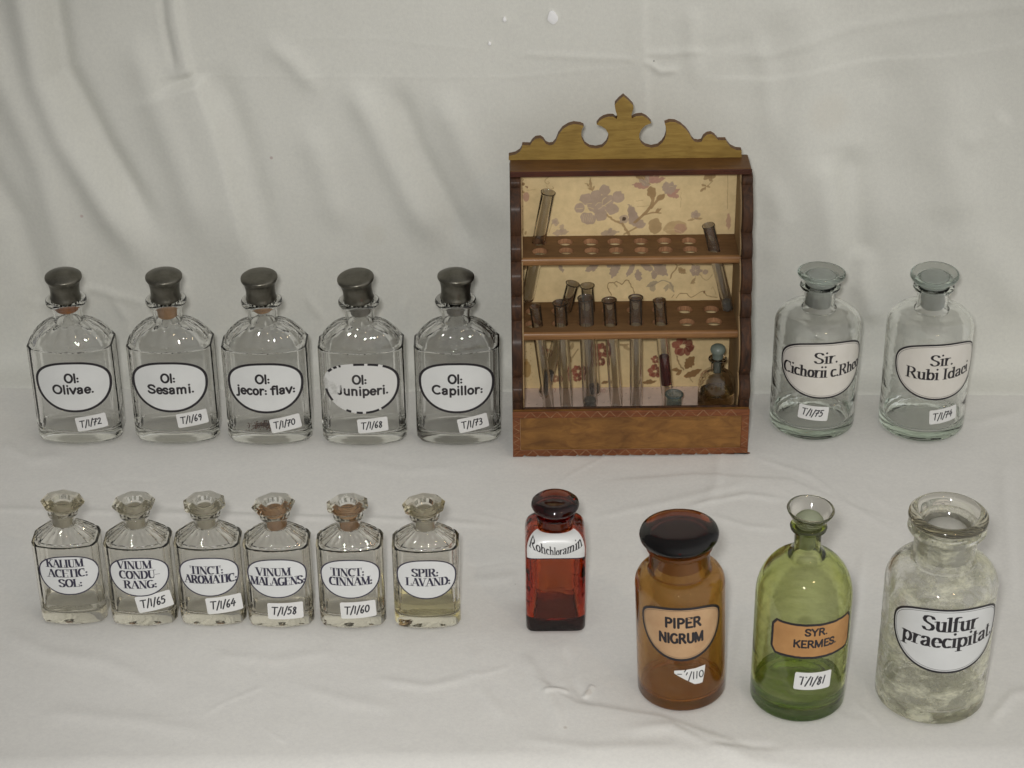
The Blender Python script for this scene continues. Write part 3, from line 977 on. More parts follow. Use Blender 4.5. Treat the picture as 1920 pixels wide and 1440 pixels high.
def build_backdrop():
    nx, ny = 760, 520
    u = np.linspace(-0.12, 0.90, nx)
    v = np.linspace(-0.004, 0.44, ny)
    U, Vv = np.meshgrid(u, v)
    base = BL[None, None] + U[..., None] * bdir + Vv[..., None] * np.array([0, 0, 1.0])
    d = base - CP
    z = d @ FW
    px, py = 960 + FPX * (d @ R2) / z, 720 - FPX * (d @ U2) / z
    h = np.zeros_like(U)
    h += waves(U, Vv, 14, 2.5, 11.0, 0.0019, 3, ang=0.2, spread=0.45)
    h += waves(U, Vv, 18, 8.0, 30.0, 0.0006, 5)
    h += waves(U, Vv, 24, 30.0, 110.0, 0.00005, 51)
    F_ = lambda *a, **k: fold(px, py, *a, **k)
    # long slanting drapes on the left
    h += F_([(10, -80), (40, 60), (62, 170), (110, 280), (200, 420), (300, 560)], 30, 9.0, 'ridge', (0, .25))
    h += F_([(75, -80), (95, 60), (110, 150), (190, 300), (300, 480)], 22, -8.0, 'ridge', (0, .25))
    h += F_([(-60, 60), (10, 200), (70, 330), (110, 480), (140, 640)], 30, 6.5, 'ridge', (0, .25))
    h += F_([(-60, 300), (20, 430), (60, 560), (60, 700)], 26, -5.0, 'ridge', (.1, .1))
    h += F_([(312, -40), (322, 40), (336, 110), (350, 168)], 8, 4.2, 'lap', (0, .10))
    h += F_([(290, -40), (300, 60), (322, 160)], 9, -2.4, 'ridge', (0, .2))
    h += F_([(350, 160), (385, 250), (412, 340), (440, 450), (470, 570)], 20, 7.0, 'lap', (.05, .3))
    h += F_([(390, 130), (440, 260), (480, 400), (500, 520)], 26, -4.0, 'ridge', (.2, .3))
    h += F_([(230, 60), (280, 200), (340, 360), (390, 520)], 30, 4.0, 'ridge', (.2, .3))
    h += F_([(480, 85), (540, 130), (600, 200)], 18, 2.4, 'ridge', (.3, .3))
    h += F_([(640, 150), (690, 240), (760, 380), (830, 500)], 28, 5.5, 'ridge', (.2, .25))
    h += F_([(725, 160), (780, 300), (850, 430), (900, 520)], 22, -5.0, 'ridge', (.2, .25))
    h += F_([(810, 170), (880, 320), (950, 470)], 30, 4.5, 'ridge', (.25, .3))
    h += F_([(560, 230), (600, 340), (640, 470)], 26, 3.0, 'ridge', (.3, .3))
    # ironed creases
    h += F_([(240, 160), (600, 162), (960, 163), (1210, 140)], 4.5, .15, 'ridge', (.1, .1))
    h += F_([(480, 90), (700, 90), (960, 118)], 5.4, .14, 'ridge', (.2, .2))
    h += F_([(960, 118), (1205, 130)], 6.8, .5, 'ridge', (.2, .1))
    h += F_([(1204, -40), (1205, 60), (1209, 150), (1212, 260), (1214, 300)], 7.5, 1.3, 'lap', (0, .1))
    h += F_([(1209, 118), (1260, 118), (1300, 112), (1340, 118)], 8.1, .9, 'ridge', (.1, .3))
    h += F_([(1209, 130), (1240, 152), (1280, 148)], 6.8, 1.2, 'ridge', (.1, .3))
    h += F_([(1300, 20), (1298, 100), (1310, 190)], 18.9, 1.6, 'ridge', (.2, .3))
    h += F_([(1330, 120), (1450, 118), (1600, 70), (1760, 45), (1980, 25)], 10.8, .8, 'ridge', (.15, 0))
    h += F_([(1290, 165), (1450, 168), (1620, 138), (1800, 125), (1980, 90)], 6.8, .8, 'lap', (.15, 0))
    h += F_([(1290, 112), (1420, 90), (1500, 55)], 16.2, -.8, 'ridge', (.2, .3))
    h += F_([(1400, 40), (1440, 150), (1450, 300)], 21.6, 1.6, 'ridge', (.3, .3))
    # hanging folds behind the right-hand jars
    h += F_([(1480, -20), (1520, 120), (1510, 330), (1540, 500)], 58.3, 5.10, 'ridge', (.1, .3))
    h += F_([(1680, 80), (1650, 260), (1680, 430)], 64.8, -5.10, 'ridge', (.3, .3))
    h += F_([(1590, 290), (1600, 420), (1610, 560)], 35.6, -6.80, 'ridge', (.2, .25))
    h += F_([(1560, 300), (1570, 420), (1580, 540)], 32.4, 5.10, 'ridge', (.2, .25))
    h += F_([(1620, 480), (1625, 560), (1650, 640)], 22.7, 4.42, 'ridge', (.2, .25))
    h += F_([(1800, 120), (1780, 300), (1850, 500), (1960, 620)], 48.6, 4.07, 'ridge', (.2, .1))
    h += F_([(1900, 230), (1860, 270), (1800, 300)], 19.4, 2.04, 'ridge', (.2, .3))
    h += F_([(1440, 330), (1470, 430), (1430, 540)], 25.9, 2.73, 'ridge', (.3, .3))
    h += F_([(1700, 560), (1760, 450), (1900, 420)], 32.4, -2.73, 'ridge', (.3, .3))
    # short puckers near the table on the left
    for ln in ([(0, 560), (60, 600), (160, 560), (300, 600)], [(190, 560), (230, 620), (240, 690)], [(330, 520), (345, 580), (350, 650)], [(20, 640), (120, 660), (60, 700)],
               [(560, 560), (600, 620), (590, 700)], [(760, 560), (745, 640), (760, 700)]):
        h += F_(ln, 9, 1.2, 'ridge', (.3, .3))
    damp = np.clip(Vv / 0.05, 0, 1)
    h = np.maximum(h, -0.012) * damp
    # sweep forward a little at the foot where sheet meets table
    P = base + h[..., None] * bnor + (0.013 * np.exp(-np.clip(Vv, 0, 1) / 0.011) + 0.018 * np.exp(-np.clip(Vv, 0, 1) / 0.003) - 0.018 + 1.5 * np.clip(-Vv, 0, 1))[..., None] * bnor
    sp = []
    for (x, y, r, c, k) in ((502, 316, .0016, (.42, .30, .29), .6), (145, 425, .0016, (.45, .30, .29), .55), (1228, 131, .0008, (.1, .1, .1), .7), (700, 460, .012, (.60, .58, .5), .25), (1560, 230, .02, (.62, .58, .50), .25)):
        w = aty(x, y, (BL + BR)[1] / 2)
        # follow the sheet: find the nearest vertex
        k2 = np.argmin((px - x) ** 2 + (py - y) ** 2)
        sp.append((P.reshape(-1, 3)[k2], r, c, k))
    o = grid_obj("backdrop_sheet", P, cloth_mat('backdrop_cloth', (0.70, 0.698, 0.645), sp))
    o["kind"] = "structure"
    o["label"] = "white cotton sheet hanging in slanting folds behind the bottles"
    # paint flecks on the sheet
    for (x, y, r) in ((1036, 48, 9.0), (945, 54, 3.2), (915, 98, 2.4)):
        k2 = np.argmin((px - x) ** 2 + (py - y) ** 2)
        c = P.reshape(-1, 3)[k2] + bnor * 0.0016
        rr = [np.array([c + bdir * r / 2500 * (1 + .12 * math.sin(3 * a + r)) * math.cos(a) * s + np.array([0, 0, 1]) * r / 2300 * 1.15 * (1 + .15 * math.sin(2 * a + 1 + r)) * math.sin(a) * s + bnor * t for a in np.linspace(0, 2 * PI, 20, endpoint=False)])
              for s, t in ((1.0, -0.002), (1.0, 0), (.8, .0003), (.3, .0004))]
        V, F = loft(rr)
        f = new_obj("paint_fleck", V, F, M['plastic_fleck'], None, True, 60)
        f.parent = o
    return o

def build_table():
    nx, ny = 900, 640
    # finer towards the front; from beyond the backdrop to below the picture
    xs = np.linspace(-0.48, 0.50, nx)
    ys = np.linspace(1.46, 0.86, ny)
    U, Y = np.meshgrid(xs, ys)
    base = np.stack([U, Y, np.zeros_like(U)], -1)
    d = base - CP
    z = d @ FW
    px, py = 960 + FPX * (d @ R2) / z, 720 - FPX * (d @ U2) / z
    h = np.zeros_like(U)
    h += waves(U, Y, 16, 4.0, 16.0, 0.00055, 23)
    h += waves(U, Y, 20, 14.0, 50.0, 0.00022, 29)
    h += waves(U, Y, 24, 40.0, 120.0, 0.00005, 31)
    rw = np.random.default_rng(77)
    for _ in range(46):      # little random creases
        x0, y0 = rw.uniform(0, 1920), rw.uniform(860, 1420)
        a, L = rw.uniform(-.6, .9), rw.uniform(60, 190)
        pts = [(x0 + L * f * math.cos(a) + 0, y0 + L * f * math.sin(a) + rw.uniform(-7, 7)) for f in (0, .35, .7, 1)]
        h += fold(px, py, pts, rw.uniform(3, 7), rw.uniform(-.25, .38), 'ridge', (.3, .3))
    F_ = lambda *a, **k: fold(px, py, *a, **k)
    # ironed crease running across behind the small bottles
    h += F_([(-40, 952), (230, 958), (480, 966), (700, 968), (960, 985)], 6, .75, 'ridge', (0, .1))
    h += F_([(180, 935), (420, 955), (800, 968)], 5, -.35, 'ridge', (.1, .1))
    h += F_([(1040, 800), (1060, 880), (1100, 960)], 18, .9, 'ridge', (.3, .3))
    h += F_([(1350, 820), (1345, 900), (1320, 960)], 12, .9, 'ridge', (.3, .3))
    h += F_([(1100, 905), (1300, 890), (1480, 900), (1600, 950), (1700, 985)], 5, .7, 'lap', (.2, .2))
    h += F_([(1400, 850), (1520, 890), (1600, 950), (1700, 1010)], 5, .6, 'ridge', (.2, .2))
    h += F_([(1280, 950), (1400, 925), (1480, 935)], 5, .7, 'ridge', (.2, .2))
    h += F_([(1560, 840), (1640, 930), (1690, 960)], 6, .6, 'ridge', (.2, .3))
    h += F_([(1320, 960), (1400, 985), (1470, 990)], 6, .6, 'ridge', (.2, .2))
    h += F_([(1100, 970), (1250, 940), (1420, 900)], 7, .5, 'ridge', (.2, .2))
    h += F_([(1620, 1010), (1600, 1200), (1640, 1360)], 9, .8, 'ridge', (.2, .2))
    h += F_([(1880, 850), (1890, 1000), (1900, 1150)], 14, .9, 'ridge', (.2, .2))
    h += F_([(1395, 1150), (1380, 1250), (1400, 1330)], 12, .8, 'ridge', (.2, .2))
    # crumpled patch before the red-brown bottle
    h += F_([(975, 1220), (1010, 1270), (1040, 1330), (1060, 1380)], 12, 1.3, 'ridge', (.2, .3))
    h += F_([(1060, 1205), (1075, 1280), (1120, 1330)], 9, -1.0, 'ridge', (.2, .3))
    h += F_([(1015, 1298), (1045, 1290), (1070, 1296)], 4, 1.2, 'ridge', (.2, .2))
    h += F_([(1095, 1305), (1105, 1292), (1112, 1282)], 4, 1.4, 'ridge', (.1, .1))
    h += F_([(960, 1250), (1080, 1320), (1240, 1345), (1420, 1410)], 8, 1.2, 'lap', (.2, .1))
    h += F_([(1140, 1370), (1260, 1360), (1400, 1420), (1600, 1440)], 10, 1.1, 'ridge', (.2, .1))
    h += F_([(1240, 1340), (1330, 1390), (1480, 1400)], 7, -.8, 'ridge', (.2, .2))
    h += F_([(860, 1090), (960, 1080), (985, 1140)], 9, .7, 'ridge', (.3, .3))
    # wrinkles on the left and middle front
    h += F_([(700, 1270), (800, 1285), (910, 1262)], 8, .7, 'ridge', (.2, .3))
    h += F_([(540, 1280), (640, 1310), (760, 1330)], 12, .7, 'ridge', (.3, .3))
    h += F_([(880, 1200), (900, 1290), (960, 1360)], 12, .8, 'ridge', (.2, .3))
    h += F_([(0, 1180), (80, 1220), (200, 1240), (330, 1300)], 14, .9, 'ridge', (.1, .3))
    h += F_([(60, 1330), (260, 1350), (420, 1380)], 14, .8, 'ridge', (.2, .3))
    h += F_([(0, 830), (60, 860), (130, 850)], 10, .8, 'ridge', (.1, .3))
    h += F_([(620, 860), (760, 880), (900, 870)], 10, .5, 'ridge', (.2, .3))
    h += F_([(380, 1225), (520, 1235), (650, 1215)], 10, .5, 'ridge', (.2, .3))
    h += F_([(1730, 760), (1830, 790), (1920, 770)], 9, .7, 'ridge', (.2, .1))
    h += F_([(1850, 1360), (1900, 1300), (1960, 1290)], 10, 1.0, 'ridge', (.2, .1))
    h += F_([(960, 1380), (1100, 1400), (1300, 1395)], 9, .7, 'ridge', (.2, .2))
    h = np.maximum(h, -0.0012)
    # press it flat and keep it just under whatever stands on it
    Z = h - 0.0012
    # front edge of the table: the cloth rolls over
    ye = at(960, 1404)[1]
    t = np.clip((ye - Y) / 0.05, 0, None)
    Z -= 0.05 * (t ** 2) * 1.3 * (1 / (1 + t))
    P = np.stack([U, Y, Z], -1)
    sp = []
    for (x, y, r, c, k) in ((966, 1094, .0009, (.15, .14, .12), .7), (1103, 1296, .0035, (.55, .50, .44), .5), (1060, 1362, .002, (.4, .34, .28), .45), (732, 1275, .0005, (.1, .1, .1), .7), (720, 1022, .0005, (.1, .1, .1), .6), (476, 1276, .0015, (.65, .6, .42), .4), (590, 955, .001, (.5, .35, .35), .4)):
        p = at(x, y)
        sp.append(((p[0], p[1], 0), r, c, k))
    o = grid_obj("tablecloth", P, cloth_mat('table_cloth', (0.745, 0.735, 0.70), sp))
    o["kind"] = "structure"
    o["label"] = "off-white wrinkled cloth spread over the table under all the bottles"
    return P

build_backdrop()
build_table()

# ================================================================== PEWTER-CAPPED OIL BOTTLES
OL_W, OL_D, OL_BOW = 60.5, 39.0, 5.2
def pewter_cap(parent, z0, dome, tx, ty, plug_mat, plug_len, plug_r=8.1, scale=1.0):
    r0, r1 = 10.6 * scale, 12.9 * scale
    pr = [(0, z0 + 1.0), (r0 - 1.2, z0 + 1.0), (r0 - .8, z0), (r0, z0), (r0 + .35, z0 + .8), (r0 - .1, z0 + 1.8), (r0 - .35, z0 + 4), (r0 - .30, z0 + 8.0), (r0 + .05, z0 + 10.6), (r0 + .30, z0 + 11.4), (r0 + .35, z0 + 12.0)]
    pr += [(r1 - 1.1, z0 + 14.2), (r1 - .35, z0 + 15.3), (r1 - .02, z0 + 15.9), (r1 + .05, z0 + 17.0), (r1 - .15, z0 + 17.8), (r1 - .8, z0 + 18.3)]
    for k in range(1, 8):
        a = k / 8
        pr.append(((r1 - .8) * (1 - a), z0 + 18.4 + dome * math.sin(a * PI / 2)))
    pr.append((0, z0 + 18.4 + dome))
    cap = lathe_obj("pewter_stopper", pr, M['pewter'], parent, 72, 50)
    tilt_about(cap, z0, tx, ty)
    pl = lathe_obj("plug", [(0, z0 + .9), (plug_r, z0 + .9), (plug_r - .1, z0 - 2), (plug_r - .6, z0 - plug_len + .6), (plug_r - 1.2, z0 - plug_len), (0, z0 - plug_len)][::-1], plug_mat, cap, 48, 40)
    return cap

def ol_bottle(lpx, fpx, fpy, lines, stick, spx, spy, stilt, label, cap_args, worn=False, rz=0.0):
    P = place(fpx, fpy, OL_D / 2)
    lcx, _ = pix_on_face(P, OL_D / 2, lpx, 727)
    t = thing("apothecary_oil_bottle", label, "bottle", tuple(P), rz, "pewter-capped oil bottles in the back row")
    rect_bottle(t, None, M['clear'], OL_W, OL_D, 4.2, 6.0, OL_BOW, 77.0, 93.5, 10.4, 110.6, 14.6, 3.6, wall=2.3, foot=8.5, heel=5.0, flute=1.5, nfl=8, pw=2.2)
    surf = flat_surf(OL_D, OL_W, OL_BOW, 4.2)
    zc = 52.8
    out = egg(53.2, 16.6, 24.0, 88, 2.35, 2.18)
    # the widest part sits above the middle
    s2 = lambda a, b, off: surf(a + lcx, b + zc, off)
    lab = filled("enamel_label", out, s2, 0.10, M['enamel_worn'] if worn else M['enamel'], t, 8, back=.08)
    skip = None
    if worn:
        lab["label"] = "enamel label worn thin at its left with a broken black rim"
        gaps = [(14, 16), (20, 21), (24, 29), (30, 31), (33, 34), (37, 47), (53, 60), (62, 64), (66, 67), (72, 73)]
        skip = lambda k: any(a <= k < b for a, b in gaps)
    ring_obj("black_rim", out, -0.25, 1.55, s2, 0.14, M['print_black'], lab, skip)
    polys = []
    for (s, cap, w, cx, z) in lines:
        polys += text_polys(s, 'sans', cap, w, cx + lcx, z, pen=.195)
    polys_obj("lettering", polys, surf, 0.15, M['print_worn'] if worn else M['print_black'], lab)
    u, v = pix_on_face(P, OL_D / 2, spx, spy)
    sticker(t, surf, (u, v), stilt, stick)
    pewter_cap(t, 110.8, *cap_args)
    return t, P

# worn enamel and print for the Juniperi bottle: rubbed away towards the left
def worn_mat(name, base, lo, hi, amt):
    m, nt, out = mat_new(name)
    p = N(nt, "ShaderNodeBsdfPrincipled")
    p.inputs["Base Color"].default_value = (*base, 1)
    p.inputs["Roughness"].default_value = 0.4
    tr = N(nt, "ShaderNodeBsdfTransparent")
    t = N(nt, "ShaderNodeTexCoord")
    sp = N(nt, "ShaderNodeSeparateXYZ")
    nt.links.new(t.outputs["Object"], sp.inputs[0])
    mr_ = N(nt, "ShaderNodeMapRange")
    mr_.inputs["From Min"].default_value = lo
    mr_.inputs["From Max"].default_value = hi
    nt.links.new(sp.outputs[0], mr_.inputs["Value"])
    nz = noise(nt, 130, 5.0, 0.6, t.outputs["Object"])
    ad = N(nt, "ShaderNodeMath", operation='ADD')
    nt.links.new(mr_.outputs[0], ad.inputs[0])
    nt.links.new(nz.outputs[0], ad.inputs[1])
    r = ramp(nt, ad.outputs[0], [(0.52, (1 - amt, 1 - amt, 1 - amt)), (0.80, (1, 1, 1))])
    mx = N(nt, "ShaderNodeMixShader")
    nt.links.new(r.outputs[0], mx.inputs[0])
    nt.links.new(tr.outputs[0], mx.inputs[1])
    nt.links.new(p.outputs[0], mx.inputs[2])
    nt.links.new(mx.outputs[0], out.inputs[0])
    return m
M['enamel_worn'] = worn_mat('worn_enamel', (0.66, 0.66, 0.64), -0.034, 0.016, 0.60)
M['print_worn'] = worn_mat('worn_print', (0.03, 0.027, 0.03), -0.019, 0.004, 0.95)

ol_bottle(137.6, 156, 837, [("Ol:", 8.3, 10.6, -.6, 52.4), ("Olivae.", 8.2, 29.5, -.6, 43.2)], "T/1/72", 171, 793.5, 6.7,
          "clear oil bottle labelled Ol: Olivae. with wet brown cork showing in its neck", (3.4, 2.0, 1.0, M['cork_dark'], 9.0, 8.5))
ol_bottle(318, 337, 837, [("Ol:", 8.3, 10.6, -.6, 52.4), ("Sesami.", 8.2, 33.0, .6, 43.2)], "T/1/69", 360, 787, 6.0,
          "clear oil bottle labelled Ol: Sesami., pewter stopper with pinkish cork", (2.6, 1.5, .5, M['cork'], 14.0, 7.4))
b3, P3 = ol_bottle(497.4, 510, 839, [("Ol:", 8.3, 10.6, -1.6, 52.4), ("jecor: flav:", 8.2, 41.5, .2, 43.2)], "T/1/70", 535, 796, 8.0,
          "clear oil bottle labelled Ol: jecor: flav: with dried red-brown crumbs inside", (.9, 2.6, -1.5, M['cork'], 9.0, 7.0))
ol_bottle(677.8, 686, 840, [("Ol:", 8.3, 10.6, -1.2, 52.4), ("Juniperi.", 8.2, 37.0, .4, 43.2)], "T/1/68", 698.8, 798, 3.0,
          "clear oil bottle labelled Ol: Juniperi. whose label is partly rubbed off", (.7, 4.0, -5.0, M['lead_foil'], 11.0, 7.8), worn=True)
ol_bottle(856, 861, 839, [("Ol:", 8.3, 10.6, -.8, 52.4), ("Capillor:", 8.2, 36.5, .6, 43.2)], "T/1/73", 887, 795, 10.0,
          "clear oil bottle labelled Ol: Capillor:, nearest the wooden rack", (4.0, -2.0, 2.0, M['lead_foil'], 11.5, 6.6))

# crumbs in the third bottle
V, F = [], []
for _ in range(420):
    r = abs(random.gauss(0, 1))
    a = random.uniform(0, 2 * PI)
    x, y = -4 + 7.0 * r * math.cos(a), -4 + 3.6 * r * math.sin(a)
    if abs(x) > 25 or abs(y) > 12:
        continue
    s = random.uniform(.3, .95)
    z = 9.3 + random.uniform(0, 2.2) * math.exp(-r)
    o = len(V)
    R = Matrix.Rotation(random.uniform(0, 6), 3, Vector((random.random(), random.random(), random.random())).normalized())
    for q in ((1, 1, 1), (-1, -1, 1), (-1, 1, -1), (1, -1, -1)):
        w = R @ Vector(q) * s * .6
        V.append(((x + w.x) / 1000, (y + w.y) / 1000, (z + w.z) / 1000))
    F += [(o, o + 1, o + 2), (o, o + 3, o + 1), (o, o + 2, o + 3), (o + 1, o + 3, o + 2)]
cr_o = new_obj("dried_crumbs", V, F, M['debris'], b3, False)
cr_o["kind"] = "stuff"

# ================================================================== SMALL STOPPERED TINCTURE BOTTLES
SM_W, SM_D, SM_BOW = 41.5, 29.0, 3.2
def facet_stopper(parent, z0, R, mat_top, mat_plug, rp, plug_len, n_side=8, rot=0.4, tx=0, ty=0, hole=6.2):
    """flared many-sided glass stopper with a hollow top; returns the stopper"""
    n = 96
    a = np.arange(n) / n * 2 * PI
    def ring(r, z, k):
        seg = 2 * PI / n_side
        m = (a - rot + PI * 8) % seg - seg / 2
        poly = r * math.cos(seg / 2) / np.cos(m) if True else r
        rr = poly * k + r * math.cos(seg / 2) ** .5 * (1 - k)
        return np.stack([rr * np.cos(a), rr * np.sin(a), np.full(n, z)], 1) / 1000
    rg = [ring(rp, z0 + .1, 0), ring(rp * 1.12, z0 + 1.0, .2), ring(R * .76, z0 + 3.6, .9), ring(R * .98, z0 + 6.0, 1), ring(R * 1.0, z0 + 7.0, 1), ring(R * .84, z0 + 8.6, 1), ring(hole + 1.0, z0 + 8.9, .1), ring(hole, z0 + 8.3, 0), ring(hole - .7, z0 + 5.5, 0), ring(hole - 1.6, z0 + 4.4, 0)]
    V, F = loft(rg)
    st = new_obj("stopper", V, F, mat_top, parent, True, 20)
    lathe_obj("ground_plug", [(0, z0 - plug_len), (rp - .8, z0 - plug_len), (rp - .25, z0 - plug_len + .8), (rp - .05, z0 - .2), (rp - .1, z0 + .5), (hole - .8, z0 + 3.9), (0, z0 + 4.0)], mat_plug, st, 48, 40)
    tilt_about(st, z0, tx, ty)
    return st

SM_GROUP = "small tincture bottles in the front row on the left"
def small_bottle(fpx, fpy, lines, label, lcx_px, stick=None, st=None, disc='disc_clear', plug='frost_warm', liquid=None, rot=.4, tx=0, ty=0, hole_plug=None, ns=8):
    P = place(fpx, fpy, SM_D / 2)
    t = thing("tincture_bottle", label, "bottle", tuple(P), 0, SM_GROUP)
    rect_bottle(t, None, M['clear_small'], SM_W, SM_D, 2.8, 5.0, SM_BOW, 58.6, 68.6, 7.3, 77.6, 9.4, 2.2, wall=2.3, foot=7.0, heel=2.2, flute=1.4, nfl=10, pw=1.5, neck_wall=1.5)
    surf = flat_surf(SM_D, SM_W, SM_BOW, 2.8)
    lcx, _ = pix_on_face(P, SM_D / 2, lcx_px, fpy - 95)
    out = egg(36.8, 12.0, 17.1, 88, 2.35, 2.18)
    s2 = lambda a, b, off: surf(a + lcx, b + 41.0, off)
    lab = filled("enamel_label", out, s2, 0.10, M['enamel_small'], t, 8, back=.08)
    ring_obj("blue_black_rim", out, -.15, .68, s2, 0.14, M['print_blue'], lab)
    polys = []
    for (s, cap, w, cx, z) in lines:
        polys += text_polys(s, 'serif', cap, w, cx + lcx, z, pen=.215)
    polys_obj("lettering", polys, surf, 0.15, M['print_blue'], lab)
    if stick:
        u, v = pix_on_face(P, SM_D / 2, stick[1], stick[2])
        sticker(t, surf, (u, v), stick[3], stick[0], 22.2, 12.4)
    facet_stopper(t, 77.4, 13.6, M[disc], M[plug], 6.6 - .85, 9.2, ns, rot, tx, ty)
    if liquid:
        zl, lm = liquid
        pl = plan(SM_W, SM_D, 2.8, 5.0, SM_BOW)
        rings = [ring_of(pl, 6.9, -2.2 - 4.5)]
        for k in range(1, 5):
            a = PI / 2 * k / 4
            rings.append(ring_of(pl, 6.9 + 4.9 * (1 - math.cos(a)), -2.2 - 4.6 * (1 - math.sin(a))))
        rings += [ring_of(pl, zl * .5 + 6, -2.2), ring_of(pl, zl, -2.2)]
        V, F = loft(rings)
        new_obj("liquid", V, F, M[lm], t, True, 40)
    return t, P

small_bottle(144, 1173, [("KALIUM", 6.1, 23.0, -1.6, 44.6), ("ACETIC:", 6.1, 24.8, -.6, 37.2), ("SOL:", 6.1, 14.5, .5, 29.8)],
             "small clear bottle labelled KALIUM ACETIC: SOL: with a little clear liquid", 128.5, None, disc='disc_yellow', plug='frost_warm', liquid=(14.5, 'liquid'), rot=.1, tx=-2, ty=5)
small_bottle(275, 1176, [("VINUM", 6.1, 21.5, -2.2, 44.6), ("CONDU-", 6.1, 25.0, .2, 37.2), ("RANG:", 6.1, 20.5, .2, 29.8)],
             "small clear bottle labelled VINUM CONDU- RANG: with sticker T/1/65", 260.5, ("T/1/65", 288.5, 1130, 9), plug='frost_warm', rot=.3)
small_bottle(403.5, 1176, [("TINCT:", 6.1, 20.5, -1.1, 40.6), ("AROMATIC:", 6.3, 32.5, .8, 33.6)],
             "small clear bottle labelled TINCT: AROMATIC:, sticker T/1/64", 391.5, ("T/1/64", 420, 1134.6, 4), plug='frost_warm', rot=.6, tx=2)
small_bottle(530, 1179, [("VINUM", 6.1, 21.5, -1.9, 40.4), ("MALAGENS:", 6.3, 34.0, .3, 33.2)],
             "small clear bottle labelled VINUM MALAGENS:, sticker T/1/58", 519, ("T/1/58", 535, 1146, -.6), disc='disc_clear', plug='frost_rust', rot=.2, ty=-3)
small_bottle(664, 1180, [("TINCT:", 6.1, 20.8, -1.5, 40.6), ("CINNAM:", 6.3, 26.8, .2, 33.6)],
             "small clear bottle labelled TINCT: CINNAM: with rust-stained stopper", 656.5, ("T/1/60", 671.5, 1144, 2), plug='frost_rust', rot=.5, tx=-2, ty=-2)
small_bottle(803, 1181, [("SPIR:", 6.1, 16.6, -.7, 40.6), ("LAVAND:", 6.1, 27.6, 1.0, 33.6)],
             "small bottle labelled SPIR: LAVAND: one third full of pale yellow liquid", 799.5, None, disc='disc_yellow', plug='frost_warm', liquid=(18.0, 'liquid_yellow'), rot=.25, ty=-2, ns=9)

# ================================================================== PALE GREEN SYRUP JARS
def syrup_jar(fpx, fpy, lines, label, cpx, cpy, stick, tx, ty, R=30.7):
    P = place(fpx, fpy, R)
    t = thing("syrup_jar", label, "jar", tuple(P), 0, "pale green syrup jars right of the rack")
    outp = [(R * .86, .6), (R - 3, 0)] + arc(R - 3.0, 3.0, 3.0, -90, 0, 5)[1:] + [(R, 20), (R, 50), (R, 79)]
    outp += arc(R - 14, 81, 14, 0, 78, 9, 11.8) + [(12.4, 93.6), (11.2, 95.2), (10.9, 97), (10.8, 108.6)]
    outp += [(12.2, 108.9), (14.0, 109.6), (14.5, 110.6), (14.2, 111.7), (12.6, 112.4)]
    inp = [(10.2, 112.4), (9.2, 111.4), (9.0, 108), (9.0, 97), (9.6, 94), (12.0, 91.4)] + arc(R - 14, 80, 11.8, 74, 0, 8, 10.4) + [(R - 2.2, 40), (R - 2.3, 14)] + arc(R - 8, 12, 5.6, 0, -80, 5, 5.4) + [(12, 5.8), (5, 7.2)]
    ft = [(R * .8, .5), (R - 3, .3)] + arc(R - 3.2, 3.2, 3.0, -80, 0, 4) + [(R - .3, 8), (R - 2.5, 9.5), (R - 3.6, 8.8), (R - 8, 6.3), (12, 5.5), (5, 6.8)]
    round_bottle(t, outp, inp, M['pale'], None)
    a0, _ = pix_on_cyl(P, R, cpx, cpy)
    surf = cyl_surf(R + .12, a0)
    zc = 62.4
    outl = egg(70, 18.5, 26.5, 100, 2.25, 2.15)
    s2 = lambda a, b, off: surf(a, b + zc, off)
    lab = filled("enamel_label", outl, s2, 0.12, M['enamel_cream'], t, 8, back=.1)
    ring_obj("black_rim", outl, -.2, 1.15, s2, 0.16, M['print_black'], lab)
    ring_obj("fine_line", outl, 1.9, 2.15, s2, 0.16, M['print_black'], lab)
    polys = []
    for (s, cap, w, cx, z) in lines:
        polys += text_polys(s, 'serif', cap, w, cx, z, pen=.185)
    polys_obj("lettering", polys, surf, 0.17, M['print_black'], lab)
    a1, v1 = pix_on_cyl(P, R, stick[1], stick[2])
    sticker(t, cyl_surf(R + .12, a1), (0, v1), stick[3], stick[0])
    # disc stopper on a tapered ground plug
    st = lathe_obj("stopper", [(0, 111.2), (9.2, 111.2), (10.6, 112.6), (11.2, 115.4), (13.0, 117.4), (16.2, 118.4), (17.1, 119.8), (16.9, 121.0), (16.0, 121.6), (12.6, 120.4), (10.6, 119.6), (9.2, 119.9), (0, 120.6)], M['disc_green'], t, 96, 50)
    lathe_obj("ground_plug", [(0, 95.5), (7.9, 95.5), (8.5, 96.6), (8.85, 111.0), (9.6, 112.9), (10.2, 115.2), (9.2, 118.2), (0, 118.6)], M['frost_green'], st, 64, 50)
    tilt_about(st, 111, tx, ty)
    return t, P

syrup_jar(1521, 828, [("Sir.", 9.0, 17.5, 0, 64.2), ("Cichorii c.Rheo", 9.0, 64.0, 0, 53.0)],
          "round clear jar labelled Sir. Cichorii c.Rheo, just right of the rack", 1549, 690, ("T/1/75", 1525, 774.6, -5), -2, 2)
syrup_jar(1726, 831, [("Sir.", 9.0, 17.0, 0, 63.4), ("Rubi Idaei", 9.0, 50.0, 0, 52.2)],
          "round clear jar labelled Sir. Rubi Idaei at the back right", 1766, 690, ("T/1/74", 1769.6, 778.7, 4), 4, -2)

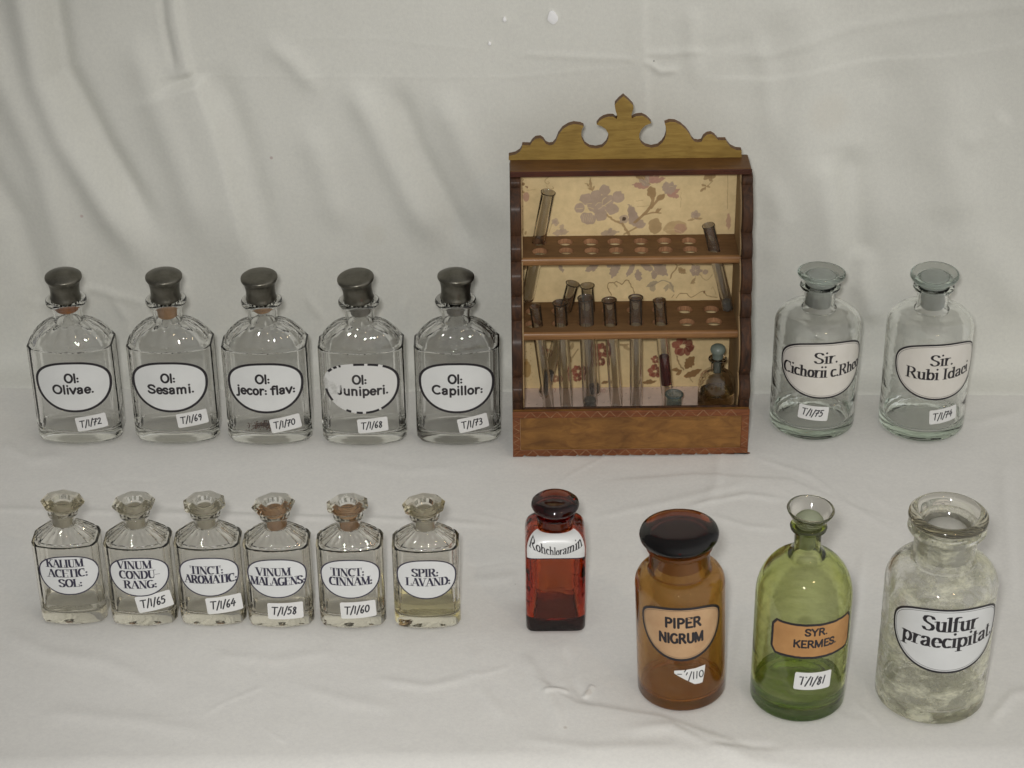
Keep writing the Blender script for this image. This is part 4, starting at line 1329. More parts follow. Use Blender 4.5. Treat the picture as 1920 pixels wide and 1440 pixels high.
# ================================================================== SQUARE RED-BROWN BOTTLE
def rohchloramin():
    W = D = 37.6
    P = place(1041, 1186, D / 2)
    t = thing("square_brown_bottle", "square red-brown glass bottle with white shoulder band lettered Rohchloramin", "bottle", tuple(P))
    n = 72
    a = (np.arange(n) + .5) / n * 2 * PI
    def sq(w, z, e):
        c, s = np.cos(a), np.sin(a)
        r = 1 / (np.abs(c) ** e + np.abs(s) ** e) ** (1 / e)
        return np.stack([w / 2 * r * c, w / 2 * r * s, np.full(n, z)], 1) / 1000
    outer = [sq(W - 4, 0, 9), sq(W - 1.2, .7, 9), sq(W, 2.2, 9)] + [sq(W, z, 9) for z in (10, 25, 40, 52, 60)]
    for k in range(1, 11):
        s = k / 10
        w = W - (W - 22.6) * (s ** 1.9)
        outer.append(sq(w, 60 + 10.4 * math.sin(s * PI / 2), 9 - 7 * s ** .8))
    outer += [sq(22.6, 72, 2), sq(22.6, 75.5, 2), sq(24.2, 76.1, 2), sq(24.6, 77.2, 2), sq(23.6, 78.0, 2)]
    inner = [sq(20.4, 78.0, 2), sq(19.2, 77, 2), sq(19, 70, 2)]
    for k in range(9, 0, -1):
        s = k / 10
        w = (W - 5.0) - (W - 5.0 - 19) * (s ** 1.9)
        inner.append(sq(w, 57.6 + 10 * math.sin(s * PI / 2), 7 - 5 * s ** .8))
    inner += [sq(W - 5.4, 52, 7), sq(W - 6.2, 38, 6.5), sq(W - 6.0, 24, 6), sq(W - 4.6, 15, 5.4), sq(W - 4.4, 10, 5), sq(W - 8, 7.2, 4), sq(W - 16, 6.2, 3)]
    V, F = loft(outer + inner)
    new_obj("glass_body", V, F, M['red'], t, True, 32)
    # white band: follows the front of the shoulder and stops at a straight line
    def band_pt(u, v, off):
        """u in -1..1 across, v 0..1 from the lower line to the neck"""
        if v < .34:
            z = 56.6 + (60 - 56.6) * v / .34
            w = W
            s = 0
        else:
            s = (v - .34) / .66 * .93
            z = 60 + 10.4 * math.sin(s * PI / 2)
            w = W - (W - 22.6) * (s ** 1.9)
        e = 9 - 7 * s ** .8
        ang = -PI / 2 + u * PI / 4 * (1.02 + .3 * s)
        c, s_ = math.cos(ang), math.sin(ang)
        r = w / 2 / (abs(c) ** e + abs(s_) ** e) ** (1 / e)
        nz = 0.2 + .8 * s
        return np.array([(r + off) * c, (r + off) * s_, z + off * nz]) / 1000
    nu, nv = 44, 22
    Pm = [[band_pt(-1 + 2 * i / nu, j / nv, .16) for i in range(nu + 1)] for j in range(nv + 1)]
    V = [p for r in Pm for p in r]
    F = [(j * (nu + 1) + i, j * (nu + 1) + i + 1, (j + 1) * (nu + 1) + i + 1, (j + 1) * (nu + 1) + i) for j in range(nv) for i in range(nu)]
    band = new_obj("white_shoulder_band", V, F, M['enamel'], t, True, 60)
    # thin blue line under it
    V, F = [], []
    for i in range(nu + 1):
        V += [band_pt(-1 + 2 * i / nu, 0.0, .2), band_pt(-1 + 2 * i / nu, 0.0, .2) - np.array([0, 0, .0006])]
    F = [(2 * i, 2 * i + 1, 2 * i + 3, 2 * i + 2) for i in range(nu)]
    new_obj("blue_line", V, F, M['print_blue'], band, False)
    # lettering on an arc that dips in the middle
    w = 2.0
    polys = text_polys("Rohchloramin", 'serif', .30, 1.80, 0, 0, pen=.13)
    polys = split_polys(polys, .03)
    polys = [[(u, .24 + .35 * (abs(u)) ** 1.6 + b * .95) for u, b in p] for p in polys]
    def bs(u, v, off):
        return band_pt(max(-1, min(1, u)), max(0, min(1, v)), .16 + off)
    polys_obj("lettering", polys, bs, .22, M['print_black'], band)
    st = lathe_obj("stopper", [(0, 77.4), (10.0, 77.4), (10.8, 78.2), (12.6, 80.2), (14.3, 82.2), (14.9, 84.0), (14.4, 85.8), (12.6, 87.2), (9.5, 87.9), (7.0, 87.4), (0, 86.6)], M['disc_red'], t, 72, 60)
    lathe_obj("ground_plug", [(0, 66.5), (7.6, 66.5), (8.6, 67.6), (9.2, 77.3), (0, 77.3)], M['frost_red'], st, 48, 40)
rohchloramin()

# ================================================================== LARGE FRONT-ROW JARS
def solid_label(t, outline, surf, zc, mat, lines, style, pen, rim, parent_name="paper_label", fine=None, ink=None):
    s2 = lambda a, b, off: surf(a, b + zc, off)
    lab = filled(parent_name, outline, s2, 0.12, mat, t, 8, back=.1)
    ring_obj("black_rim", outline, rim[0], rim[1], s2, 0.16, M['print_black'], lab)
    if fine:
        ring_obj("fine_line", outline, fine[0], fine[1], s2, 0.16, M['print_black'], lab)
    polys = []
    for (s, cap, w, cx, z) in lines:
        polys += text_polys(s, style, cap, w, cx, z, pen=pen)
    polys_obj("lettering", polys, surf, 0.17, ink or M['print_black'], lab)
    return lab

def piper():
    R = 26.6
    P = place(1278, 1336, R)
    t = thing("amber_powder_jar", "amber glass jar with broad dark stopper labelled PIPER NIGRUM", "jar", tuple(P))
    t.rotation_euler = (0, math.radians(-2.4), 0)
    outp = [(R * .85, .5), (R - 2.5, 0)] + arc(R - 2.6, 2.6, 2.6, -90, 0, 5)[1:] + [(R, 20), (R, 50), (R, 76)] + arc(R - 9, 77, 9, 0, 80, 8, 10) + [(18.6, 88.2), (17.9, 90), (17.7, 100.5), (18.8, 101.2), (19.6, 102.6), (19.0, 104.0)]
    inp = [(16.4, 104), (15.6, 102.8), (15.4, 90), (16.0, 86)] + arc(R - 9, 77, 6.8, 74, 0, 7, 7.8) + [(R - 2.2, 30), (R - 2.3, 12)] + arc(R - 7.3, 10, 5, 0, -80, 5) + [(8, 5)]
    round_bottle(t, outp, inp, M['amber'])
    a0, v0 = pix_on_cyl(P, R, 1286, 1190)
    solid_label(t, egg(53, 11.8, 26.1, 88, 2.5), cyl_surf(R + .1, a0), v0 + 7.2, M['tan_label'],
                [("PIPER", 8.0, 22.0, 1.0, v0 + 4.4), ("NIGRUM", 8.0, 27.0, -.2, v0 - 6.6)], 'sans', .2, (-.2, 1.5), fine=(2.1, 2.3))
    a1, v1 = pix_on_cyl(P, R, 1299, 1268)
    s_ = cyl_surf(R + .12, a1)
    tri = [(-9.8, 4.4), (-3, 5.0), (3, 5.4), (9.2, 6.0), (8.4, 0), (7.2, -6.2), (5, -6.4), (2.2, -6.2), (-3.5, -2.0), (-7, .4), (-9.8, 2.4)][::-1]
    st = filled("torn_sticker", tri, lambda a, b, off: s_(a, b + v1, off), .12, M['sticker'], t, 4, centre=(2.5, 1), back=.1)
    tp = text_polys("'", 'hand', 4.4, 2.0, -3.4, .6, pen=.14) + text_polys("-", 'hand', 4.4, 3.2, -6.6, .2, pen=.14) + text_polys("'/110", 'hand', 5.2, 11.4, 2.6, -2.2, pen=.13)
    polys_obj("handwriting", tp, lambda a, b, off: s_(a, b + v1, off), .16, M['ink'], st)
    st = lathe_obj("stopper", [(0, 103.6), (15.6, 103.6), (17.0, 104.6), (18.6, 106.0), (21.6, 107.2), (23.0, 109.2), (23.2, 111.2), (22.4, 113.0), (20.4, 114.0), (14, 114.9), (0, 114.4)], M['disc_amber'], t, 96, 60)
    lathe_obj("ground_plug", [(0, 90.0), (14.0, 90.0), (14.8, 91), (15.2, 103.5), (0, 103.5)], M['frost_amber'], st, 64, 40)
piper()

def kermes():
    R = 28.3
    P = place(1494, 1357, R)
    t = thing("green_syrup_bottle", "round olive green bottle with orange label SYR. KERMES. and clear saucer stopper", "bottle", tuple(P))
    outp = [(R * .8, 1.2), (R - 3, 0)] + arc(R - 3, 3, 3, -90, 0, 5)[1:] + [(R, 20), (R, 50), (R, 72)]
    dome = [(R * math.cos(a) ** .85 if a < 1.2 else R * math.cos(1.2) ** .85, 74 + 30 * math.sin(a)) for a in np.linspace(0.05, 1.2, 12)]
    outp += dome + [(9.2, 104.8), (8.0, 107.5), (7.7, 110), (7.7, 118), (8.8, 118.8), (10.5, 120.2), (10.7, 121.4), (9.8, 122.4)]
    inp = [(7.2, 122.4), (6.2, 121), (6.0, 110), (6.6, 106)] + [(max(8, r - 2.3), z - 2.0) for r, z in dome[::-1]] + [(R - 2.3, 40), (R - 2.4, 14)] + arc(R - 7.5, 12, 5.1, 0, -80, 5) + [(12, 7.2), (5, 9)]
    round_bottle(t, outp, inp, M['olive'])
    # green syrup left at the bottom
    lq = [(0, 8.9), (5, 8.9), (12, 7.0)] + [(r + .1, z - .1) for r, z in arc(R - 7.5, 12, 5.2, -80, 0, 5)] + [(R - 2.2, 15), (0, 15)]
    lathe_obj("green_syrup", lq, M['liquid_green'], t, 96, 40)
    a0, v0 = pix_on_cyl(P, R, 1530, 1195)
    # clipped-corner label
    w, h = 54.0, 24.5
    base = [(-w / 2 + 3, -h / 2), (w / 2 - 3, -h / 2), (w / 2, -h / 2 + 4), (w / 2, h / 2 - 4), (w / 2 - 3, h / 2), (-w / 2 + 3, h / 2), (-w / 2, h / 2 - 4), (-w / 2, -h / 2 + 4)]
    out = []
    for p, q in zip(base, base[1:] + base[:1]):
        L = math.hypot(q[0] - p[0], q[1] - p[1])
        k = max(2, int(L / 1.8))
        for i in range(k):
            x, y = p[0] + (q[0] - p[0]) * i / k, p[1] + (q[1] - p[1]) * i / k
            out.append((x + random.uniform(-.12, .12), y + random.uniform(-.16, .16)))
    solid_label(t, out, cyl_surf(R + .1, a0), v0 - 2.8, M['orange_label'],
                [("SYR.", 5.8, 13.5, .2, v0 + .8), ("KERMES.", 6.0, 26.5, .2, v0 - 7.6)], 'sans', .2, (-.1, 1.5))
    a1, v1 = pix_on_cyl(P, R, 1525, 1277)
    sticker(t, cyl_surf(R + .12, a1), (0, v1), -3, "T/1/81", 22.5, 12.5)
    st = lathe_obj("stopper", [(0, 122.9), (7.6, 122.9), (8.6, 124.2), (11.0, 128), (13.2, 131.6), (13.8, 133.0), (13.4, 133.8), (12.6, 133.2), (10.4, 129.6), (8.0, 126.4), (5.5, 127.6), (2.5, 129.4), (0, 129.8)], M['disc_clear'], t, 96, 60)
    lathe_obj("ground_plug", [(0, 107.5), (4.6, 107.5), (5.4, 108.6), (5.9, 122.6), (0, 122.6)], M['frost_olive'], st, 48, 40)
    lathe_obj("ground_knob", [(0, 124.0), (7.4, 124.2), (8.4, 125.6), (6.6, 128.2), (3.2, 130.6), (0, 131.2)], M['frost_olive'], st, 48, 60)
    tilt_about(st, 122.5, 1, 3)
kermes()

def sulfur():
    R = 32.6
    P = place(1742, 1362, R)
    t = thing("sulfur_jar", "large clear jar dusted yellow inside labelled Sulfur praecipitat.", "jar", tuple(P))
    outp = [(R * .86, .6), (R - 3, 0)] + arc(R - 3.2, 3.2, 3.2, -90, 0, 5)[1:] + [(R, 20), (R, 50), (R, 80)]
    outp += arc(R - 13, 82, 13, 0, 78, 9, 14.2) + [(19.2, 97.0), (18.3, 98.6), (18.0, 101), (18.1, 115), (19.4, 116.2), (21.6, 117.6), (22.6, 119.4), (22.2, 121.2), (20.6, 122.2)]
    inp = [(17.4, 122.0), (16.3, 120.6), (15.8, 101), (16.4, 97)] + arc(R - 13, 82, 10.6, 74, 0, 8, 11.8) + [(R - 2.4, 40), (R - 2.5, 14)] + arc(R - 8, 12, 5.4, 0, -80, 5) + [(12, 6.2), (5, 7.2)]
    ft = [(R * .8, .5), (R - 3, .3)] + arc(R - 3.4, 3.4, 3.2, -80, 0, 4) + [(R - .3, 8), (R - 2.5, 9.5), (R - 3.6, 8.8), (R - 8, 6.4), (12, 5.8), (5, 6.8)]
    round_bottle(t, outp, inp, M['sulfur_out'])
    a0, v0 = pix_on_cyl(P, R, 1782, 1195)
    solid_label(t, egg(72, 16.0, 29.0, 100, 2.4, 2.15), cyl_surf(R + .1, a0), v0 + 3.4, M['enamel'],
                [("Sulfur", 10.6, 33.0, 0, v0 + 3.6), ("praecipitat.", 10.2, 60.0, 1.5, v0 - 7.6)], 'serif', .19, (-.2, 1.15), "enamel_label", (1.9, 2.15))
    # hollow stopper
    st = lathe_obj("stopper", [(0, 109), (9, 109), (13.2, 111), (15.0, 114), (15.5, 121), (17.6, 123.4), (21.2, 124.2), (22.9, 126.2), (22.7, 128.2), (21.0, 129.6), (18.4, 129.8), (16.9, 128.6), (15.4, 125.0), (13.0, 120), (9.5, 116.0), (5, 114.2), (0, 113.6)], M['disc_clear'], t, 96, 60)
    lathe_obj("ground_plug", [(0, 100.8), (14.2, 100.8), (15.0, 101.8), (15.5, 108.8), (15.4, 119.6), (14.9, 119.6), (14.8, 110.5), (13.0, 108.6), (0, 108.6)], M['frost_sulfur'], st, 64, 40)
    lathe_obj("ground_knob", [(0, 122.6), (4, 122.2), (8, 120.9), (11, 119.0), (12.2, 117.8), (9, 115.6), (0, 114)][::-1], M['frost_sulfur'], st, 64, 60)
    tilt_about(st, 122, 0, 1.2)
sulfur()

# ================================================================== WOODEN TEST-TUBE RACK
YB = 1.360          # papered back
YF = 1.2905         # front of the base
X0, X1 = 0.0001, 0.1672
XM = (X0 + X1) / 2
TS = 0.0074         # side boards
rack = thing("wooden_tube_rack", "small wooden rack with scrolled crest, papered back and two bored shelves", "rack", (XM, (YF + YB) / 2, 0.0))
RO = np.array([XM, (YF + YB) / 2, 0.0])

def zy(py, Y, px=1180):
    return aty(px, py, Y)[2]

def rack_part(name, VF, mat, parent=rack, smooth=False, sharp=40, off=None):
    V, F = VF
    V = [(v[0] - RO[0], v[1] - RO[1], v[2] - RO[2]) for v in V]
    return new_obj(name, V, F, mat, parent, smooth, sharp)

Z_PT = zy(770, YF)                      # top of the front panel
Z_FLOOR = 0.016
Y_LS = YB - 0.0475                      # front of the lower shelf
Z_LS = zy(564, YB)
Y_US = YB - 0.036
Z_US = zy(440.5, YB)
Y_TB = YB - 0.019
Z_TB = zy(318, Y_TB)                    # top of the header board
YBB = YB + 0.005

# side boards with a lobed front edge
def side_profile():
    key = [(Z_PT + .0005, YF + 0.0015), (Z_LS - .002, Y_LS - 0.007), (Z_US - .003, Y_US - 0.006), (Z_TB - .002, Y_TB - 0.003)]
    cus = [zy(758, YF), zy(705, YB - .060), zy(602, YB - .052), zy(562, YB - .052), zy(491, YB - .042), zy(447, YB - .04), zy(357, YB - .030), Z_TB - 0.0045]
    pts = []
    for a, b in zip(cus, cus[1:]):
        n = 14
        for i in range(n):
            f = i / n
            z = a + (b - a) * f
            y = np.interp(z, [k[0] for k in key], [k[1] for k in key])
            bul = 0.0068 * (.7 + .6 * abs(math.sin(a * 700))) * min(1, (b - a) / .03) * (math.sin(PI * f) ** .8) - 0.0016
            pts.append((y - bul, z))
    return pts
SP = side_profile()
def side_board(xa, xb, nm):
    prof = [(YF + 0.0045, 0.0003), (YF + .0045, Z_PT - .0006)] + [p for p in SP if p[1] > Z_PT + .0006] + [(Y_TB + 0.001, Z_TB - .0043), (YBB, Z_TB - .0043), (YBB, 0.0003)]
    n = len(prof)
    b = 0.0007
    V = []
    for x, ins in ((xa, b), (xa + b, 0), (xb - b, 0), (xb, b)):
        for (y, z) in prof:
            yy = y + (ins if y < YB - .01 else 0)
            V.append((x, yy, z))
    F = []
    for k in range(3):
        for i in range(n):
            j = (i + 1) % n
            F.append((k * n + i, (k + 1) * n + i, (k + 1) * n + j, k * n + j))
    F.append(tuple(range(n)))
    F.append(tuple(reversed(range(3 * n, 4 * n))))
    o = rack_part("side_board", (V, F), M['wood_dark'], smooth=True, sharp=35)
    return o
sbl = side_board(X0, X0 + TS, 'l')
sbr = side_board(X1 - TS, X1, 'r')
# inner faces are bare, dusty wood: thin lining boards
for sb, xa, xb in ((sbl, X0 + TS + .0002, X0 + TS + .0011), (sbr, X1 - TS - .0011, X1 - TS - .0002)):
    prof = [(YF + .010, Z_FLOOR), (YF + .010, Z_PT - .002)] + [(y + .0035, z) for y, z in SP if z > Z_PT] + [(Y_TB + .003, Z_TB - .0046), (YB - .0003, Z_TB - .0046), (YB - .0003, Z_FLOOR)]
    n = len(prof)
    V = [(x, y, z) for x in (xa, xb) for y, z in prof]
    F = [(i, n + i, n + (i + 1) % n, (i + 1) % n) for i in range(n)] + [tuple(range(n)), tuple(reversed(range(n, 2 * n)))]
    rack_part("inner_lining", (V, F), M['wood_inner'], sb)

# back, floor, header
XI0, XI1 = X0 + TS + .0012, X1 - TS - .0012
back = rack_part("back_board", box(X0 + TS, X1 - TS, YB + .0006, YBB - .0002, 0.001, Z_TB - .0043), M['wood_inner'])
rack_part("floor_board", box(X0 + TS + .0002, X1 - TS - .0002, YF + .0065, YB, 0.004, Z_FLOOR - .0006), M['wood_shelf'])
rack_part("header_board", box(X0 + .0003, X1 - .0012, Y_TB - .0004, YBB - .0005, Z_TB - .0040, Z_TB, .0005), M['wood_top'])
rack_part("header_rail", box(X0 + .0004, X1 - .0006, Y_TB - .0016, Y_TB - .0006, Z_TB - .0042, Z_TB - .0002, .0003), M['wood_edge_red'])

# crest: traced scrollwork, cut from a board about 5 mm thick
CR = [(92,545),(92,508),(140,497),(170,478),(185,455),(190,430),(245,432),(262,405),(285,385),(320,380),(340,393),(360,422),(385,432),(410,428),(430,405),(450,355),(480,315),(520,290),(560,278),(610,285),(632,295),(618,320),(614,350),(618,385),(640,425),(675,448),(720,455),(765,445),(795,415),(810,380),(808,345),(790,315),(760,295),(725,282),(745,255),(775,235),(810,225),(845,225),(868,242),(875,225),(862,185),(856,155),(858,135),(885,105),(918,78),(950,105),(988,145),(990,165),(975,215),(978,238),(1010,222),(1050,218),(1085,235),(1115,265),(1118,272),(1075,290),(1045,320),(1032,350),(1032,385),(1045,415),(1075,438),(1120,450),(1165,440),(1195,415),(1215,385),(1225,350),(1225,310),(1215,275),(1250,262),(1290,265),(1330,285),(1370,320),(1395,355),(1410,385),(1430,405),(1455,410),(1480,405),(1495,375),(1520,355),(1550,350),(1575,365),(1600,395),(1655,395),(1665,415),(1690,445),(1730,465),(1768,468),(1770,515)]
YC = YB - 0.001
cpts = []
for (a, b) in CR:
    q = aty(930 + a / 3.84, 160 + b / 3.84, YC)
    cpts.append([q[0], q[2]])
zb = Z_TB + .0001
cpts[0][1] = cpts[-1][1] = zb
me_ = bpy.data.meshes.new("crest")
import bmesh
from mathutils.geometry import tessellate_polygon
nC = len(cpts)
tris = tessellate_polygon([[Vector((a, b, 0)) for a, b in cpts]])
Vc = [(x - RO[0], y - RO[1], z) for y in (YC, YC + .0052) for x, z in cpts]
Fc = []
for t_ in tris:
    a, b, c = t_
    ar = (cpts[b][0] - cpts[a][0]) * (cpts[c][1] - cpts[a][1]) - (cpts[b][1] - cpts[a][1]) * (cpts[c][0] - cpts[a][0])
    if ar < 0:
        a, c = c, a
    Fc.append((a, b, c))
    Fc.append((nC + c, nC + b, nC + a))
Fc += [(i, nC + i, nC + (i + 1) % nC, (i + 1) % nC) for i in range(nC)]
me_.from_pydata(Vc, [], Fc)
bm = bmesh.new()
bm.from_mesh(me_)
bmesh.ops.recalc_face_normals(bm, faces=list(bm.faces))
bm.to_mesh(me_)
bm.free()
me_.materials.append(M['wood_crest'])
me_.materials.append(M['wood_top'])
for p in me_.polygons:
    p.material_index = 0 if abs(p.normal.y) > .5 else 1
crest = bpy.data.objects.new("crest_board", me_)
col.objects.link(crest)
crest.parent = rack

# bored shelves
def bored_shelf(yf, yb, ztop, th, xs, ys, rad, z_rail):
    xa, xb = XI0, XI1
    nseg = 24
    V, F = [], []
    def vid(x, y, z):
        V.append((x, y, z))
        return len(V) - 1
    xe = [xa] + [(a + b) / 2 for a, b in zip(xs, xs[1:])] + [xb]
    ye = [yf] + [(a + b) / 2 for a, b in zip(ys, ys[1:])] + [yb]
    raw = []
    for j, yc in enumerate(ys):
        for i, xc in enumerate(xs):
            rx = rad * random.uniform(.96, 1.04)
            cx_, cy_ = xc + random.uniform(-.0003, .0003), yc + random.uniform(-.0003, .0003)
            for zz, flip in ((ztop, 0), (ztop - th, 1)):
                inner, outer = [], []
                for k in range(nseg):
                    a = 2 * PI * (k + .5) / nseg
                    c, s_ = math.cos(a), math.sin(a)
                    inner.append(vid(cx_ + rx * c, cy_ + rx * s_, zz))
                    tx = ((xe[i + 1] - cx_) / c) if c > 0 else ((xe[i] - cx_) / c)
                    ty = ((ye[j + 1] - cy_) / s_) if s_ > 0 else ((ye[j] - cy_) / s_)
                    t_ = min(tx, ty)
                    outer.append(vid(cx_ + c * t_, cy_ + s_ * t_, zz))
                corners = [vid(xe[i + 1], ye[j + 1], zz), vid(xe[i], ye[j + 1], zz), vid(xe[i], ye[j], zz), vid(xe[i + 1], ye[j], zz)]
                for k in range(nseg):
                    k2 = (k + 1) % nseg
                    q = (inner[k], outer[k], outer[k2], inner[k2])
                    F.append(q if not flip else q[::-1])
                    pa, pb = V[outer[k]], V[outer[k2]]
                    if abs(pa[0] - pb[0]) > 1e-7 and abs(pa[1] - pb[1]) > 1e-7:
                        cc = min(corners, key=lambda c_: (V[c_][0] - (pa[0] + pb[0]) / 2) ** 2 + (V[c_][1] - (pa[1] + pb[1]) / 2) ** 2)
                        q = (outer[k], cc, outer[k2])
                        F.append(q if not flip else q[::-1])
            n0 = len(V)
            raw.append((cx_, cy_, rx))
    # outer walls
    b8 = [vid(x, y, z) for z in (ztop - th, ztop) for x, y in ((xa, yf), (xb, yf), (xb, yb), (xa, yb))]
    for a, b in ((0, 1), (1, 2), (2, 3), (3, 0)):
        F.append((b8[a], b8[b], b8[b + 4], b8[a + 4]))
    sh = rack_part("shelf", (V, F), M['wood_shelf'])
    # bored walls of each hole, raw wood
    for (cx_, cy_, rx) in raw:
        V2, F2 = [], []
        for zz in (ztop - th + .0001, ztop - .0001):
            for k in range(nseg):
                a = 2 * PI * (k + .5) / nseg
                V2.append((cx_ + rx * .999 * math.cos(a), cy_ + rx * .999 * math.sin(a), zz))
        F2 = [(k, nseg + k, nseg + (k + 1) % nseg, (k + 1) % nseg) for k in range(nseg)]
        rack_part("bored_hole", (V2, F2), M['wood_raw'], sh, True)
    # rounded front rail
    pr = []
    zc, hh = z_rail
    for k in range(9):
        a = math.radians(-90 + 180 * k / 8)
        pr.append((yf - .0001 - .0016 * math.cos(a), zc + hh * math.sin(a)))
    pr += [(yf + .001, zc + hh), (yf + .001, zc - hh)]
    xr0, xr1 = X0 + TS + .0002, X1 - TS - .0002
    V3 = [(x, y, z) for x in (xr0, xr1) for y, z in pr]
    n = len(pr)
    F3 = [(i, (i + 1) % n, n + (i + 1) % n, n + i) for i in range(n)] + [tuple(reversed(range(n))), tuple(range(n, 2 * n))]
    rack_part("shelf_rail", (V3, F3), M['wood_rail'], sh, True, 50)
    return sh

HXU = [aty(p, 460, Y_US + .017)[0] for p in (1012, 1061, 1109, 1154, 1202, 1247, 1293, 1338)]
uy = [at(1180, 469, Z_US)[1], at(1180, 452.3, Z_US)[1]]
bored_shelf(Y_US, YB - .0004, Z_US, .0040, HXU, uy, .0053, (Z_US - .0022, .0029))
HXL = [aty(p, 592, Y_LS + .022)[0] for p in (1000, 1050, 1098, 1144, 1192, 1238, 1286.5, 1336)]
ly = [at(1180, 605, Z_LS)[1], at(1180, 581.5, Z_LS)[1]]
bored_shelf(Y_LS, YB - .0004, Z_LS, .0040, HXL, ly, .0057, (Z_LS - .0022, .0029))

# front panel of the base with carved border
panel = rack_part("front_panel", box(X0 + .0004, X1 - .0004, YF + .0006, YF + .0042, .0012, Z_PT - .0006), M['wood_front'])
rack_part("panel_top_edge", box(X0 + TS + .0002, X1 - TS - .0002, YF + .0043, YF + .0062, Z_PT - .006, Z_PT + .0004, .0004), M['wood_dark'], panel)
bw = .0054
rack_part("border_strip", box(X0, X1, YF, YF + .0008, Z_PT - bw, Z_PT, .0003), M['wood_border'], panel)
rack_part("border_strip", box(X0, X0 + bw, YF, YF + .0008, bw, Z_PT - bw - .0001, .0003), M['wood_border'], panel)
rack_part("border_strip", box(X1 - bw, X1, YF, YF + .0008, bw, Z_PT - bw - .0001, .0003), M['wood_border'], panel)
# lower strip has a nicked bottom edge
PER = .0094
prof = [(X0, bw - .0001), (X0, .0)]
x = X0 + .004
while x < X1 - .003:
    prof += [(x + .0028, .0), (x + .0042, .0012 * random.uniform(.6, 1.2)), (x + .0052, .0004)]
    x += PER
prof += [(X1, .0), (X1, bw - .0001)]
n = len(prof)
V = [(a, y, b) for y in (YF, YF + .0012) for a, b in prof]
top = []
F = [(i, (i + 1) % n, n + (i + 1) % n, n + i) for i in range(n)] + [tuple(range(n)), tuple(reversed(range(n, 2 * n)))]
rack_part("border_strip", (V, F), M['wood_border'], panel)
# zigzag scratches
def scratch(p, q, w=.00040, d=.00006):
    dx, dz = q[0] - p[0], q[1] - p[1]
    L = math.hypot(dx, dz)
    nx_, nz_ = -dz / L * w / 2, dx / L * w / 2
    y0 = YF - d
    return [(p[0] - nx_, y0, p[1] - nz_), (q[0] - nx_ * .6, y0, q[1] - nz_ * .6), (q[0] + nx_ * .6, y0, q[1] + nz_ * .6), (p[0] + nx_, y0, p[1] + nz_)]
V, F = [], []
def zig(x0, x1, z0, z1, up=True):
    x = x0
    while x < x1 - PER * .5:
        j = random.uniform(-.0004, .0004)
        for a, b in (((x + j, z0), (x + PER * .46 + j, z1)), ((x + PER * .50 + j, z1), (x + PER * .94 + j, z0))):
            V.extend(scratch(a, b, .00042 * random.uniform(.6, 1.2)))
            F.append((len(V) - 4, len(V) - 3, len(V) - 2, len(V) - 1))
        x += PER
zig(X0 + .008, X1 - .004, Z_PT - bw + .0003, Z_PT - .0003)
zig(X0 + .010, X1 - .004, .0006, bw - .0004)
for xs_, sgn in ((X0 + .0004, 1), (X1 - .0004, -1)):
    z = bw
    while z < Z_PT - bw - .004:
        for a, b in (((xs_, z), (xs_ + sgn * .0044, z + .0028)), ((xs_ + sgn * .0044, z + .0031), (xs_, z + .0060))):
            V.extend(scratch(a, b, .00036 * random.uniform(.5, 1.2)))
            F.append((len(V) - 4, len(V) - 3, len(V) - 2, len(V) - 1))
        z += .0064
for a, b in (((X0 + .0006, .0008), (X0 + .0050, .0052)), ((X1 - .0006, .001), (X1 - .006, .0042)), ((X0 + bw + .0004, bw + .0002), (X1 - bw, bw + .0002)), ((X0 + bw, bw), (X0 + bw, Z_PT - bw))):
    V.extend(scratch(a, b, .0003))
    F.append((len(V) - 4, len(V) - 3, len(V) - 2, len(V) - 1))
zz = rack_part("carved_zigzag", (V, F), M['carving'], panel)
zz["kind"] = "stuff"

# ------------------------------------------------------------------ printed papers (colour per vertex on a flat sheet)
def vcol_mat(name, rough=0.85, fibre=0.12):
    m, nt, p = principled(name, (1, 1, 1), rough)
    a = N(nt, "ShaderNodeAttribute")
    a.attribute_name = "print"
    nz = noise(nt, 160, 5.0, 0.6, objco(nt))
    r = ramp(nt, nz.outputs[0], [(0.3, (1 - fibre, 1 - fibre, 1 - fibre * 1.2)), (0.7, (1.04, 1.04, 1.04))])
    mx = N(nt, "ShaderNodeMixRGB", blend_type='MULTIPLY')
    mx.inputs[0].default_value = 1
    nt.links.new(a.outputs["Color"], mx.inputs[1])
    nt.links.new(r.outputs[0], mx.inputs[2])
    nt.links.new(mx.outputs[0], p.inputs["Base Color"])
    p.inputs["Specular IOR Level"].default_value = 0.25
    bump(nt, nz.outputs[0], p, 0.12, 0.0004)
    return m

def srgb(c):
    c = np.array(c, float) / 255
    return np.where(c <= .04045, c / 12.92, ((c + .055) / 1.055) ** 2.4)

